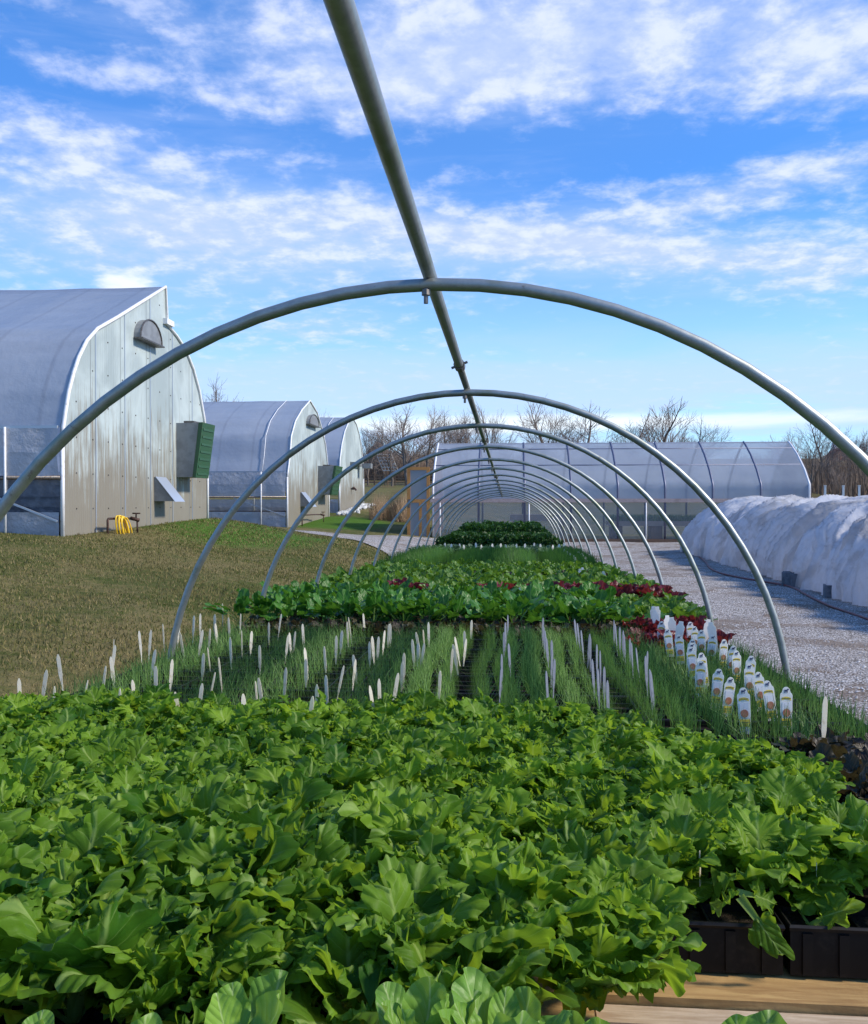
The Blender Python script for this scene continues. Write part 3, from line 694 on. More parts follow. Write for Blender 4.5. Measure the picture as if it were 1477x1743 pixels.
for px, py in white: rows.setdefault(int(min(6, (py - 1025) // 26)), []).append((px, py))
rk = sorted(rows, reverse=True)
for ri, k in enumerate(rk):
    L = sorted(rows[k])
    for ci, (px, py) in enumerate(L):
        o = proto if not used else proto.copy()
        if used: COL.objects.link(o)
        used = True
        Y = topz(py); X = Y * math.tan(ang(px)); o.location = (X, Y, zb(Y) - .027 + rnd.uniform(-.010, .004)); o.rotation_euler = (rnd.uniform(-.18, .14), rnd.uniform(-.16, .16), rnd.uniform(-.9, .9)); o.scale = (rnd.uniform(.8, 1), 1, rnd.uniform(.88, 1))
        tag(o, 'narrow white label in %s depth rank from lettuces, %s from left' % (ordn(ri), ordn(ci)), 'plant label', 'narrow white labels in the onion trays')
gp = [(400+x*.3385, 880+y*.3385) for x, y in ((1343,690),(1327,760),(1355,580),(1362,535),(1372,495),(1390,640))]
C = [[(107,425),(118,460),(128,480),(137,510),(150,520),(135,650),(143,560),(152,600)], [(257,430),(270,445),(285,475),(298,490),(310,500),(338,535),(355,560),(330,595),(350,640),(370,625),(388,685)],
     [(410,430),(425,450),(437,460),(448,475),(460,490),(478,505),(492,525),(522,545),(545,560),(553,580),(575,635),(585,640)]]
files = [sorted(gp, key=lambda p: -p[1])] + [sorted([(880+x*.4042, 880+y*.4042) for x, y in c], key=lambda p: -p[1]) for c in C]
gproto = None
for fi, L in enumerate(files):
    for ci, (px, py) in enumerate(L):
        if gproto is None: gproto = o = narrow_mesh(m_greytag)
        else: o = gproto.copy(); COL.objects.link(o)
        Y = topz(py); X = Y * math.tan(ang(px)); o.location = (X, Y, zb(Y) - .02); o.rotation_euler = (rnd.uniform(-.1, .04), rnd.uniform(-.08, .08), R(52) + rnd.uniform(-.2, .2))
        tag(o, 'narrow grey label in the %s file from the left, %s from the lettuces' % (ordn(fi), ordn(ci)), 'plant label', 'narrow grey labels in files')
# picture tags
def ptag():
    root_ = empty('picture_tag'); w2 = .0185; h = .125
    out = [(-w2*.7, -.03), (w2*.7, -.03), (w2*.9, .02), (w2, h-.024), (w2*.92, h-.019), (w2*.72, h-.016)] + [(w2*.62*math.cos(t), h-.012 + .012*math.sin(t)) for t in (0.1, .6, 1.1, 1.57, 2.04, 2.54, 3.04)] + [(-w2*.72, h-.016), (-w2*.92, h-.019), (-w2, h-.024), (-w2*.9, .02)]
    mb = MB(); mb.plate(out, (0, 0, 0), (1, 0, 0), (0, 0, 1), -.0009); c_ = mb.build('card', m_ptag, root_)
    f = -.00005
    mb = MB()   # arched yellow name band
    arc = [(-.7 + 1.4*i/8) for i in range(9)]
    up = [(w2*1.1*u, f-.0004, h-.032 + .005*math.cos(u*1.8)) for u in arc]; dn = [(p[0], p[1], p[2]-.0075) for p in up]
    mb.strip(up, dn); mb.build('name_band', m_yel, root_)
    mb = MB(); mb.box((-.0125, f-.0006, .042), (.0125, f-.0002, .083)); mb.build('picture', m_gry, root_)
    mb = MB(); ov = [(.0112*math.cos(t), .054 + .0112*math.sin(t)) for t in [i*math.pi/8 for i in range(16)]]
    mb.plate(ov, (0, f-.0006, 0), (1, 0, 0), (0, 0, 1), .0007); mb.build('onion_picture', m_onb, root_)
    mb = MB(); mb.box((-.0145, f-.0005, .018), (.0145, f-.0001, .038)); mb.build('lower_band', m_yel, root_)
    mb = MB()   # dark emblem: small four-legged mark
    for a, b, c2, d2 in ((-.006, .0, .004, .005), (-.006, -.004, -.0045, 0), (-.002, -.004, -.0008, 0), (.002, -.004, .0035, .001), (.003, .004, .007, .008)):
        mb.box((a, f-.0008, h-.013 + b), (c2, f-.0004, h-.013 + d2))
    mb.build('emblem', m_navy, root_)
    mb = MB()
    for z_, n_ in ((h-.031, 6), (.0305, 7), (.024, 5)):
        for i in range(n_):
            x_ = -.011 + .022*i/(n_-1); mb.box((x_-.0011, f-.0012, z_-.0014), (x_+.0011, f-.0008, z_+.0012))
    mb.build('lettering', m_navy, root_)
    return root_
pl = [[(217,160),(307,225),(395,270),(468,305),(475,335),(505,370),(597,415),(547,482),(677,545),(775,608),(937,700)],
      [(475,165),(517,198),(567,230),(637,265),(743,303),(805,350),(862,395),(955,435),(970,500),(1075,563),(1170,637),(1282,688)]]
pt = ptag(); used = False
for fi, L in enumerate(pl):
    L = sorted(L, key=lambda p: -p[1])
    for ci, (u, v) in enumerate(L):
        o = pt if not used else copy_tree(pt); used = True
        px, py = 1080 + u*.2031, 1020 + v*.2031; Y = F*.40/(py-882); X = Y*math.tan(ang(px))
        o.location = (X, Y, zb(Y) - .010); o.rotation_euler = (R(rnd.uniform(-9, 4)), R(rnd.uniform(-7, 8)), R(rnd.uniform(-6, 18))); o.scale = (.82, 1, .86)
        tag(o, 'onion picture tag, %s from the lettuces in the %s file' % (ordn(ci), 'bench side' if fi == 0 else 'gravel side'), 'plant tag', 'onion picture tags at the gravel edge')
# broad white tags further back
def broad():
    mb = MB(); w2 = .016; h = .10
    mb.plate([(-w2*.7, -.04), (w2*.7, -.04), (w2, h-.02), (w2*.6, h-.012), (w2*.5, h), (-w2*.5, h), (-w2*.6, h-.012), (-w2, h-.02)], (0, 0, 0), (1, 0, 0), (0, 0, 1), -.001)
    return mb.build('pot_tag', m_ptag)
bt = broad(); used = False
BT = [(1199,1048,'salad plants'),(1146,1045,'red lettuces'),(1153,1052,'red lettuces'),(1121,1034,'red lettuces'),(1115,1028,'red lettuces'),(1217,1053,'red lettuces'),(1066,993,'red lettuces'),(1043,998,'chard'),(1138,1043,'red lettuces'),(885,999,'chard'),(1118,1028,'chard'),
      (962,934,'chives'),(966,937,'chives'),(971,940,'chives'),(976,944,'chives'),(980,947,'chives'),(984,937,'chives'),(989,940,'chives'),(993,943,'chives'),(998,946,'chives'),(993,964,'salad plants'),(990,966,'salad plants'),(1030,970,'salad plants')]
for i, (px, py, nb_) in enumerate(BT):
    o = bt if not used else bt.copy()
    if used: COL.objects.link(o)
    used = True
    Y = F*.385/(py - 882); X = Y*math.tan(ang(px)); 
    o.location = (min(X, .9), Y, zb(Y) + .012); o.rotation_euler = (R(rnd.uniform(-8, 8)), R(rnd.uniform(-10, 10)), R(rnd.uniform(-20, 20)))
    k_ = sum(1 for q in BT[:i] if q[2] == nb_)
    tag(o, 'broad white pot tag standing among the %s, %s from the left' % (nb_, ordn(sorted(q[0] for q in BT if q[2] == nb_).index(px))), 'pot tag', 'broad white pot tags')
for i in range(16):
    o = bt.copy(); COL.objects.link(o); X = -.95 + .115*i + rnd.uniform(-.03, .03); Y = 11.75 + rnd.uniform(-.1, 1.2)
    o.location = (X, Y, zb(Y) + .045); o.rotation_euler = (0, R(rnd.uniform(-8, 8)), R(rnd.uniform(-40, 40)))
    tag(o, 'broad white pot tag in the far kale row, %s from the left' % ordn(i), 'pot tag', 'broad white pot tags in the far kale')
o = proto.copy(); COL.objects.link(o); x, z = onY(1402, 1195, 1.95); o.location = (x, 1.95, z - .13); o.scale = (1.2, 1, 1.1)
o.rotation_euler = (0, .05, .4); tag(o, 'lone pale label at the gravel edge right of the picture tags', 'plant label')
for px, py, lab in ((1012, 1465, 'thin clear stake tilted in the dark gap between near lettuces'), (1196, 1480, 'thin clear stake right of the tilted one'), (1394, 1500, 'thin pale stake near the curling pale leaf')):
    o = proto.copy(); COL.objects.link(o); Y = 1.2; x, z = onY(px, py, Y); o.location = (x, Y, z - .10); o.scale = (.7, 1, 1); o.rotation_euler = (0, -.1, 1.2); tag(o, lab, 'plant label')

mb = MB(); rs = random.Random(31)
def pebble(mb, c, s, r):
    v = [(c[0] + s*r.uniform(.7, 1.2)*math.cos(t), c[1] + s*r.uniform(.7, 1.2)*math.sin(t), c[2]) for t in (0, 1.26, 2.5, 3.8, 5.0)] + [(c[0] + s*.2, c[1], c[2] + s*r.uniform(.5, .9))]
    mb.add(v, [(0,1,5), (1,2,5), (2,3,5), (3,4,5), (4,0,5)])
for i in range(9000):
    y = 2.5 + 16*rs.random()**1.3; x = rs.uniform(.95, 5.0); pebble(mb, (x, y, float(gz(x, y)) + .024), rs.uniform(.006, .016), rs)
tag(mb.build('loose_stones', P('loose_gravel', (.62, .59, .56), .9, var=(2.2, (.30, .26, .23), .42, .6))), 'loose pale stones scattered over the gravel yard', 'stones', kind='stuff')

# ------------------------------------------------------------------ greenhouses on the left
def polyc(t, co):
    sp = t.add('ShaderNodeSeparateXYZ'); t.l.new(co, sp.inputs[0])
    mp = t.add('ShaderNodeMapping'); t.l.new(co, mp.inputs[0]); mp.inputs['Scale'].default_value = (1, 7, .5)
    st = t.noise(mp.outputs[0], 1.6, 6, .65); n = t.noise(co, .7, 4, .6, .6)
    c = t.mix(t.sstep(n, .35, .65), (.58, .66, .65), (.41, .48, .48))
    # brown algae staining rises from the foot of the sheets
    lv = t.m('ADD', t.m('MULTIPLY', t.m('SUBTRACT', 3.5, sp.outputs[2]), .44), t.m('MULTIPLY', t.m('SUBTRACT', st, .5), 2.6)); lv = t.m('ADD', lv, t.m('MULTIPLY', t.m('SUBTRACT', n, .5), .7))
    c = t.mix(t.m('MULTIPLY', t.sstep(lv, .05, .75), .85), c, (.26, .22, .16))
    c = t.mix(t.m('MULTIPLY', t.sstep(st, .60, .78), .5), c, (.30, .22, .14))
    sm = t.m('ABSOLUTE', t.m('SUBTRACT', t.m('FRACT', t.m('MULTIPLY', sp.outputs[1], .82)), .5))
    c = t.mix(t.m('MULTIPLY', t.sstep(sm, .018, .006), .7), c, (.20, .22, .22))
    return c
m_poly = P('corrugated_polycarbonate', (.5, .6, .6), .45, build=polyc, transl=.25, spec=.3)
t = NT(m_poly.node_tree); wv = t.add('ShaderNodeTexWave'); wv.bands_direction = 'Y'; wv.inputs['Scale'].default_value = 4.2; t.l.new(t.add('ShaderNodeTexCoord').outputs['Object'], wv.inputs[0])
bn = t.add('ShaderNodeBump'); bn.inputs['Strength'].default_value = .5; bn.inputs['Distance'].default_value = .012; t.l.new(wv.outputs[0], bn.inputs['Height']); t.l.new(bn.outputs[0], t.n['Principled BSDF'].inputs['Normal'])
def filmc(t, co):
    mp = t.add('ShaderNodeMapping'); t.l.new(co, mp.inputs[0]); mp.inputs['Scale'].default_value = (.25, 1, 1.6)
    n = t.noise(mp.outputs[0], 1.3, 5, .6, .8); 
    sp = t.add('ShaderNodeSeparateXYZ'); t.l.new(co, sp.inputs[0]); rib = t.m('ABSOLUTE', t.m('SUBTRACT', t.m('FRACT', t.m('MULTIPLY', sp.outputs[0], .82)), .5))
    return t.mix(t.m('MULTIPLY', t.sstep(rib, .05, .01), .30), t.mix(t.sstep(n, .3, .7), (.48, .54, .63), (.42, .47, .55)), (.24, .25, .30))  # hoop shading painted into the film as faint darker bands
m_film = P('greenhouse_film', (.5, .5, .55), .22, build=filmc, transl=.42, tcol=(.52, .60, .74), bump=(1.3, .35, .10), spec=.5)
m_curtain = P('side_curtain_film', (.5, .52, .56), .25, var=(3, (.66, .67, .70), .45, .7), transl=.35, tcol=(.6, .62, .7), bump=(5, .9, .05), alpha=.12)
m_clear = P('clear_film', (.42, .44, .46), .2, var=(3, (.55, .56, .58), .4, .7), transl=.3, tcol=(.6, .62, .62), alpha=.38, bump=(6, .6, .03))
m_net = P('dark_netting', (.05, .06, .08), .7, var=(9, (.10, .115, .14), .4, .7), alpha=.15, bump=(9, .4, .02))
m_trim = P('white_trim', (.72, .72, .72), .4, var=(12, (.5, .48, .45), .5, .75))
m_greybox = P('grey_sheet_metal', (.25, .26, .265), .5, .3, var=(5, (.20, .205, .21), .4, .6))
m_green = P('green_shutter', (.018, .075, .028), .5, var=(14, (.05, .07, .03), .5, .75))
m_hood = P('pale_metal', (.45, .50, .56), .4, .5)
m_dark = P('dark_interior', (.03, .028, .025), .9)
m_brown = P('brown_boards', (.16, .085, .045), .8, var=(8, (.08, .045, .03), .4, .7))
def greenhouse(X, prof, zbase, rail, hip, knee, length, label, big):
    """prof: (y,z) from near eave over the ridge to the far eave; side facing the camera is y = prof[0][0]"""
    y0 = prof[0][0]; yf = prof[-1][0]; ridge = max(p[1] for p in prof); yr = [p[0] for p in prof if p[1] == ridge][0]
    g = empty('greenhouse', (X, yr, zbase), label=label, cat='greenhouse')
    X0 = X - length
    B_ = lambda mb, n, m, par=g, **k: (loc(mb.build(n, m, par, **k), g) if par is g else mb.build(n, m, par, **k))
    # roof film as a gently wrinkled sheet
    pr = [p for p in prof if p[1] >= rail - 1e-6]
    fine_ = []
    for a, b in zip(pr, pr[1:]):
        for k in range(4): fine_.append((a[0] + (b[0]-a[0])*k/4, a[1] + (b[1]-a[1])*k/4))
    fine_.append(pr[-1]); nxs = 60; V = []
    for i in range(nxs + 1):
        x = X + .03 - (length + .03) * i / nxs; sag = .03 * math.sin(math.pi * ((x - X) / 1.83 % 1)) 
        for (y, z) in fine_:
            V.append((x, y + sag*.6 * (1 if y < yr else -1), z - sag*.6 + .010 * mnoise.noise(Vector((x*.8, y*2, z*2)))))
    m_ = len(fine_); ii = (np.arange(nxs)[:, None]*m_ + np.arange(m_-1)[None]).ravel()
    B_npm = npmesh('roof_film', V, np.stack([ii, ii+1, ii+m_+1, ii+m_], 1), m_film, g); loc(B_npm, g)
    # end wall
    out = [(y0, zbase - .5)] + list(prof) + [(yf, zbase - .5)]
    mb = MB(); mb.plate([(a - y0, b) for a, b in out], (X, y0, 0), (0, 1, 0), (0, 0, 1), -.03); ew = B_(mb, 'end_wall', m_poly)
    mb = MB(); mb.plate([(a - y0, b) for a, b in out], (X0, y0, 0), (0, 1, 0), (0, 0, 1), .03); B_(mb, 'end_wall', m_poly)
    mb = MB(); mb.tube([(X + .02, a, b) for a, b in prof], .035 if big else .03, 8); mb.tube([(X + .02, y0 - .01, zbase - .1), (X + .02, prof[0][0] - .01, prof[0][1])], .035, 8); mb.tube([(X + .02, yf, zbase - .1), (X + .02, yf, prof[-1][1])], .03, 8)
    B_(mb, 'edge_trim', m_trim, smooth=True)
    if big:
        mb = MB(); rr = random.Random(5)
        for yy in np.arange(y0 + .5, yf - .3, .61):
            for zz_ in np.arange(zbase + .4, ridge, .62):
                ym = min(prof, key=lambda p: abs(p[0]-yy))[1]
                if zz_ < ym - .25: mb.box((X+.001, yy-.012, zz_-.012), (X+.010, yy+.012, zz_+.012))
        B_(mb, 'screw', m_dsteel)
        mb = MB()
        for yy in np.arange(y0 + 1.22, yf - .2, 1.22):
            ym = float(np.interp(yy, [p[0] for p in sorted(prof)], [p[1] for p in sorted(prof)]))
            mb.box((X + .001, yy - .012, zbase - .2), (X + .012, yy + .012, ym - .05))
        B_(mb, 'seam_strip', m_hood)
    # side wall: rail, hip board, curtain, opening, knee wall
    mb = MB()
    for z in (rail, hip): mb.box((X0, y0 - .035, z - .025), (X - .06, y0 + .01, z + .025))
    B_(mb, 'side_rail', m_hood)
    xs = np.linspace(X - .04, X0, 150); top = [(x, y0 - .04 + .02*mnoise.noise(Vector((x*2, 0, 1))), rail - .02) for x in xs]; bot = [(x, y0 - .05 + .05*mnoise.noise(Vector((x*3, 7, 1))), hip + .01) for x in xs]
    mid = [(x, y0 - .07 + .06*mnoise.noise(Vector((x*3, 3, 1))), (rail+hip)/2) for x in xs]
    mb = MB(); mb.strip(top, mid); mb.strip(mid, bot); B_(mb, 'side_curtain', m_curtain, smooth=True)
    mb = MB(); mb.tube([(X - .0, y0 - .05, hip), (X0, y0 - .05, hip)], .035, 8); B_(mb, 'roll_bar', m_dsteel, smooth=True)
    mb = MB(); mb.strip([(x, y0 - .02 + .015*mnoise.noise(Vector((x*3, 9, 1))), knee) for x in xs], [(x, y0 - .02, zbase - .25) for x in xs]); B_(mb, 'knee_wall', m_curtain, smooth=True)
    mb = MB(); mb.box((X0, y0 - .01, zbase - .4), (X - .07, y0 + .02, zbase + .04)); B_(mb, 'sill_board', m_brown)
    if big: mb = MB(); mb.strip([(x, y0 + .05, hip) for x in xs[::8]], [(x, y0 + .05, knee - .05) for x in xs[::8]]); B_(mb, 'netting', m_net)
    x = X - .95 if big else X - .9; k = 0
    while x > X0 and k < 8:
        mb = MB(); mb.tube([(x, y0 - .08, zbase - .2), (x, y0 - .08, rail)] + ([] ), .022, 8)
        pp = [(x, a - .03, b + .02) for a, b in prof if b >= rail and a <= yr]
        if not big and k == 0: mb.tube([(x, a, b) for x, a, b in pp], .014, 6)
        B_(mb, 'side_post', m_trim, smooth=True); x -= 1.83 * (1 if big else 1.7); k += 1
    mb = MB(); mb.bar((X - .05, y0 - .06, knee - .15), (X - 1.9, y0 - .06, hip - .03), .03, .03); B_(mb, 'brace', m_hood)
    # inside: floor and a bench with pots
    mb = MB(); mb.box((X0 + .1, y0 + .1, zbase - .3), (X - .1, yf - .1, zbase + .02)); B_(mb, 'floor', m_dark)
    mb = MB()
    mb.box((X0 + .3, y0 + .9, hip - .55), (X - .5, y0 + 2.3, hip - .50)); 
    x = X - .6
    while x > X - 9: mb.box((x, y0 + .9, zbase), (x + .1, y0 + 1.0, hip - .56)); x -= .75
    B_(mb, 'inside_bench', m_brown)
    return g, B_
z1 = 1.0
X1 = -7.5
pts1 = [(105,745),(106,727),(110,700),(116,665),(124,635),(133,608),(147,580),(165,560),(200,540),(240,515),(281,489)]
pr1 = [onX(a, b, X1) for a, b in pts1]; pr1 = [(max(p[0], pr1[0][0]), p[1]) for p in pr1]
yR = pr1[-1][0]
pts1b = [(284,553),(300,572),(315,595),(328,628),(338,665),(346,710),(352,760)]
pr1b = [onX(a, b, X1) for a, b in pts1b]; pr1 = pr1 + pr1b
rail1 = onX(106, 727, X1)[1]; hip1 = onX(105, 813, X1)[1]; knee1 = onX(105, 872, X1)[1]
G1, BB = greenhouse(X1, pr1, z1, rail1, hip1, knee1, 14, 'nearest tall greenhouse with pale corrugated end wall, yellow hose below', True)
# ridge vent lip
mb = MB(); a = (X1 + .03, yR, pr1[10][1]); mb.box((X1-14, yR - .01, pr1[11][1]), (X1 - .02, yR + .03, pr1[10][1] - .04)); BB(mb, 'ridge_vent', m_curtain)
mb = MB(); mb.box((X1 - .1, yR - .1, pr1[11][1] - .02), (X1 + .10, yR + .30, pr1[11][1] + .10)); BB(mb, 'vent_bracket', m_trim)
def box_on(X, pxa, pya, pxb, pyb):           # y0,z0,y1,z1 on the end wall plane
    ya, za = onX(pxa, pya, X); yb, zb_ = onX(pxb, pyb, X); return ya, min(za, zb_), yb, max(za, zb_)
def fan_box(G, BBf, X, y0, y1, z0, z1_, dp):
    # tapered housing, deeper at the top, with a dark green shutter on its outer face
    mb = MB(); v = [(X, y0, z0), (X+dp*.72, y0, z0), (X+dp, y0, z1_), (X, y0, z1_), (X, y1, z0), (X+dp*.72, y1, z0), (X+dp, y1, z1_), (X, y1, z1_)]
    mb.add(v, [(0,1,2,3),(7,6,5,4),(0,4,5,1),(3,2,6,7),(1,5,6,2),(0,3,7,4)]); fb = BBf(mb, 'fan_housing', m_greybox)
    mb = MB(); e = .012
    mb.add([(X+dp*.72+e, y0-.02, z0-.01), (X+dp*.72+e+.07, y0-.02, z0-.01), (X+dp+e+.09, y0-.02, z1_+.01), (X+dp+e, y0-.02, z1_+.01), (X+dp*.72+e, y1+.02, z0-.01), (X+dp*.72+e+.07, y1+.02, z0-.01), (X+dp+e+.09, y1+.02, z1_+.01), (X+dp+e, y1+.02, z1_+.01)],
           [(0,1,2,3),(7,6,5,4),(0,4,5,1),(3,2,6,7),(1,5,6,2),(0,3,7,4)]); 
    for i in range(7):
        za = z0 + (z1_-z0)*(i+.3)/7.3; xo = X + dp*(.72 + .28*(za-z0)/(z1_-z0)) + e + .07 + .02*(za-z0)/(z1_-z0); mb.box((xo-.01, y0+.06, za), (xo+.014, y1-.06, za+.05), rx=0)
    sh = mb.build('shutter', m_green, fb)
    mb = MB(); mb.box((X+dp*.3, y0+.05, z1_), (X+dp*.75, y1-.05, z1_+.05)); mb.build('fan_cap', m_dsteel, fb)
y0_, z0_ = onX(300, 812, X1); zt_ = onX(300, 720, X1)[1]
fan_box(G1, BB, X1, y0_, y0_ + .8, z0_, zt_, .52)
def hood(BBf, X, y0, y1, z0, z1_, dp, name='intake_hood'):
    mb = MB(); v = [(X, y0, z0), (X+dp, y0, z0+.0), (X+.02, y0, z1_), (X, y0, z1_), (X, y1, z0), (X+dp, y1, z0), (X+.02, y1, z1_), (X, y1, z1_)]
    mb.add(v, [(0,1,2,3),(7,6,5,4),(3,2,6,7),(0,4,5,1)]); fs = BBf(mb, name, m_greybox)
    mb = MB(); mb.add([(X+.025, y0-.01, z1_+.01), (X+dp+.03, y0-.01, z0-.01), (X+dp+.03, y1+.01, z0-.01), (X+.025, y1+.01, z1_+.01), (X+.04, y0-.01, z1_+.01), (X+dp+.045, y0-.01, z0-.01), (X+dp+.045, y1+.01, z0-.01), (X+.04, y1+.01, z1_+.01)], [(0,1,2,3),(7,6,5,4),(0,4,5,1),(2,6,7,3)])
    mb.build('cover', m_hood, fs)
y0_, z0_ = onX(262, 853, X1); zt_ = onX(262, 812, X1)[1]
hood(BB, X1, y0_, y0_ + .55, z0_, zt_, .42)
def half_round(BBf, X, px0, px1, pyb, pyt):
    ya, zb1 = onX(px0, pyb, X); yb = onX(px1, pyb, X)[0]; zt = onX((px0+px1)/2, pyt, X)[1]; r_ = (yb-ya)/2; yc = (ya+yb)/2
    out = [(r_*math.cos(t), (zt-zb1)*math.sin(t)) for t in [i*math.pi/14 for i in range(15)]]
    mb = MB(); mb.plate(out, (X+.002, yc, zb1), (0, 1, 0), (0, 0, 1), .14); hv = BBf(mb, 'gable_vent', m_greybox)
    mb = MB(); mb.tube([(X+.15, yc + a, zb1 + b) for a, b in out], .018, 6); mb.box((X+.02, yc-r_-.02, zb1-.03), (X+.2, yc+r_+.02, zb1-.002)); mb.build('vent_rim', m_dsteel, hv)
half_round(BB, X1, 228, 265, 574, 546)
X2 = -7.8
p2 = [(488,812),(489,803),(492,779),(495,742),(502,717),(513,698),(527,682),(539,702),(547,730),(553,756),(556.5,788),(559,812)]
pr2 = [onX(a, b, X2) for a, b in p2]; G2, BB2 = greenhouse(X2, pr2, .66, onX(489, 803, X2)[1], onX(489, 846, X2)[1], onX(489, 871, X2)[1], 16, 'middle greenhouse with stained end wall and open lower side', False)
half_round(BB2, X2, 521, 537, 721, 706)
y0_, z0_ = onX(541, 842, X2); fan_box(G2, BB2, X2, y0_, y0_ + 1.35, z0_, onX(541, 793, X2)[1], .66)
y0_, z0_ = onX(511, 862, X2); hood(BB2, X2, y0_, y0_ + .7, z0_, onX(511, 838, X2)[1], .42)
X3 = -7.9
p3 = [(577,816),(577,800),(578,780),(581,757),(586,735),(592,720),(599,710),(606,722),(611,740),(615,765),(617,790),(618,815)]
pr3 = [onX(a, b, X3) for a, b in p3]; G3, BB3 = greenhouse(X3, pr3, 1.27, onX(577, 800, X3)[1], onX(577, 838, X3)[1], onX(577, 850, X3)[1], 16, 'farthest small looking greenhouse at the left, rounded end wall above white stones', False)
a_, b_ = onX(603, 790, X3); mb = MB(); mb.box((X3+.005, a_ - 1.2, b_ - .06), (X3 + .25, a_ + 1.6, b_ + .06)); mb.box((X3 + .25, a_ + .9, b_ - .18), (X3 + .7, a_ + 1.5, b_ + .08)); BB3(mb, 'shelf_vent', m_greybox)
# white stones at G3 foot
m_stone = P('white_stone', (.6, .6, .58), .9, var=(8, (.4, .4, .38), .4, .7), bump=(20, .6, .02))
def rock(mb, c, s, r):
    me = []; 
    for i in range(5):
        for j in range(7):
            th = math.pi*i/4; ph = 2*math.pi*j/7; k = s*(1 + r.uniform(-.25, .25))
            me.append((c[0] + k*math.sin(th)*math.cos(ph), c[1] + k*math.sin(th)*math.sin(ph), c[2] + k*.6*math.cos(th)))
    mb.add(me, [(i*7+j, i*7+(j+1) % 7, (i+1)*7+(j+1) % 7, (i+1)*7+j) for i in range(4) for j in range(7)])
mb = MB(); r = random.Random(8)
for i in range(160):
    y = r.uniform(39, 46); x = X3 + .15 + abs(r.gauss(0, .28)); rock(mb, (x, y, float(gz(x, y)) + .05), r.uniform(.06, .14), r)
tag(mb.build('stone_bank', m_stone), 'bank of white stones at the foot of the farthest left greenhouse', 'stones', kind='stuff')

# faucet pipes and the yellow hose
m_rust = P('rusty_pipe', (.10, .05, .035), .7, .4, var=(30, (.04, .025, .02), .4, .6))
m_yhose = P('yellow_hose', (.80, .52, .03), .45)
def faucet(X, px, py_base, py_top, px2, label, s=1):
    y, z = onX(px, py_base, X + .25); z = float(gz(X + .25, y)); zt = onX(px, py_top, X + .25)[1]; y2 = onX(px2, py_top, X + .25)[0]
    f = empty('water_tap', (X + .25, y, z), label=label, cat='water tap')
    mb = MB(); mb.tube([(0, 0, -.1), (0, 0, zt - z - .02), (0, .03, zt - z), (.02, (y2-y)*.7, zt - z), (.10, y2 - y, zt - z - .01)], .022, 8); mb.build('pipe', m_rust, f, smooth=True)
    mb = MB(); mb.tube([(.10, y2-y-.02, zt-z), (.26, y2-y, zt-z-.04)], .035, 8); mb.tube([(.20, y2-y, zt-z), (.20, y2-y, zt-z+.09)], .015, 6); mb.tube([(.13, y2-y, zt-z+.09), (.28, y2-y, zt-z+.09)], .014, 6); mb.build('valve', m_rust, f, smooth=True)
    mb = MB(); mb.tube([(.22, y2-y, zt-z-.05), (.23, y2-y, -.0)], .018, 8); mb.build('drop_pipe', m_rust, f, smooth=True)
    return y2, zt
y2, zt = faucet(X1, 183, 912, 883, 214, 'rusty tap on a pipe at the foot of the nearest greenhouse')
mb = MB(); r = random.Random(4); yc = onX(202, 890, X1 + .33)[0]
pth = []
for k in range(9):
    cy = yc + r.uniform(-.06, .06); hw = r.uniform(.11, .19); hh = r.uniform(.22, .29); cz = zt - hh + r.uniform(.02, .06); xo = X1 + .33 + .012*k; sk = .45
    for i in range(20):
        t = math.pi/2 + 2*math.pi*i/20; dy = hw*math.cos(t); dz = hh*math.sin(t); pth.append((xo + .01*i/20, cy + dy - dz*sk + .08, cz + dz))
mb.tube(pth, .0115, 7); tag(mb.build('garden_hose', m_yhose, smooth=True), 'coiled yellow hose hanging from the rusty tap', 'hose')
faucet(X2, 514, 896, 877, 541, 'small tap on a pipe by the middle greenhouse')
f3 = empty('water_tap', (X3 + .1, onX(598, 832, X3)[0], onX(598, 832, X3)[1]), label='dark wall tap on the farthest left greenhouse', cat='water tap')
mb = MB(); mb.tube([(-.08, 0, 0), (.1, 0, 0), (.14, 0, -.08)], .05, 8); mb.build('valve', m_rust, f3); mb = MB(); mb.box((-.02, -.2, .05), (.03, .2, .10)); mb.build('handle', m_rust, f3)

# ------------------------------------------------------------------ long low greenhouse across the back
YN = 31.0; XA, XB = -2.75, 10.2; HW = 2.55; ZB = .13; ZE = 1.58; ZR = 3.85
m_gfilm = P('clear_greenhouse_film', (.50, .55, .62), .2, var=(.9, (.43, .48, .55), .4, .65), transl=.38, tcol=(.52, .60, .74), alpha=.36, bump=(1.5, .3, .06))
m_gclear = P('clear_side_film', (.36, .38, .40), .15, var=(1.5, (.46, .48, .50), .4, .65), transl=.3, tcol=(.5, .52, .52), alpha=.62, bump=(4, .4, .03))
m_hoopd = P('greenhouse_hoop_steel', (.13, .14, .20), .5, .5)
m_board = P('eave_board', (.30, .21, .17), .8, build=woodc((.38, .26, .22), (.58, .44, .38)))
m_base = P('base_board', (.20, .11, .06), .8, build=woodc((.13, .07, .04), (.24, .14, .08)))
m_door = P('door_wood', (.42, .18, .05), .6, build=woodc((.42, .17, .04), (.62, .29, .07)))
m_panel = P('door_panel', (.34, .36, .37), .35, transl=.3, tcol=(.4, .42, .42))
GR = empty('greenhouse', (XA, YN, ZB), label='long low plastic greenhouse crossing behind the end of the hoop bench', cat='greenhouse')
L_ = lambda mb, n, m, par=GR, **k: (loc(mb.build(n, m, par, **k), GR) if par is GR else mb.build(n, m, par, **k))
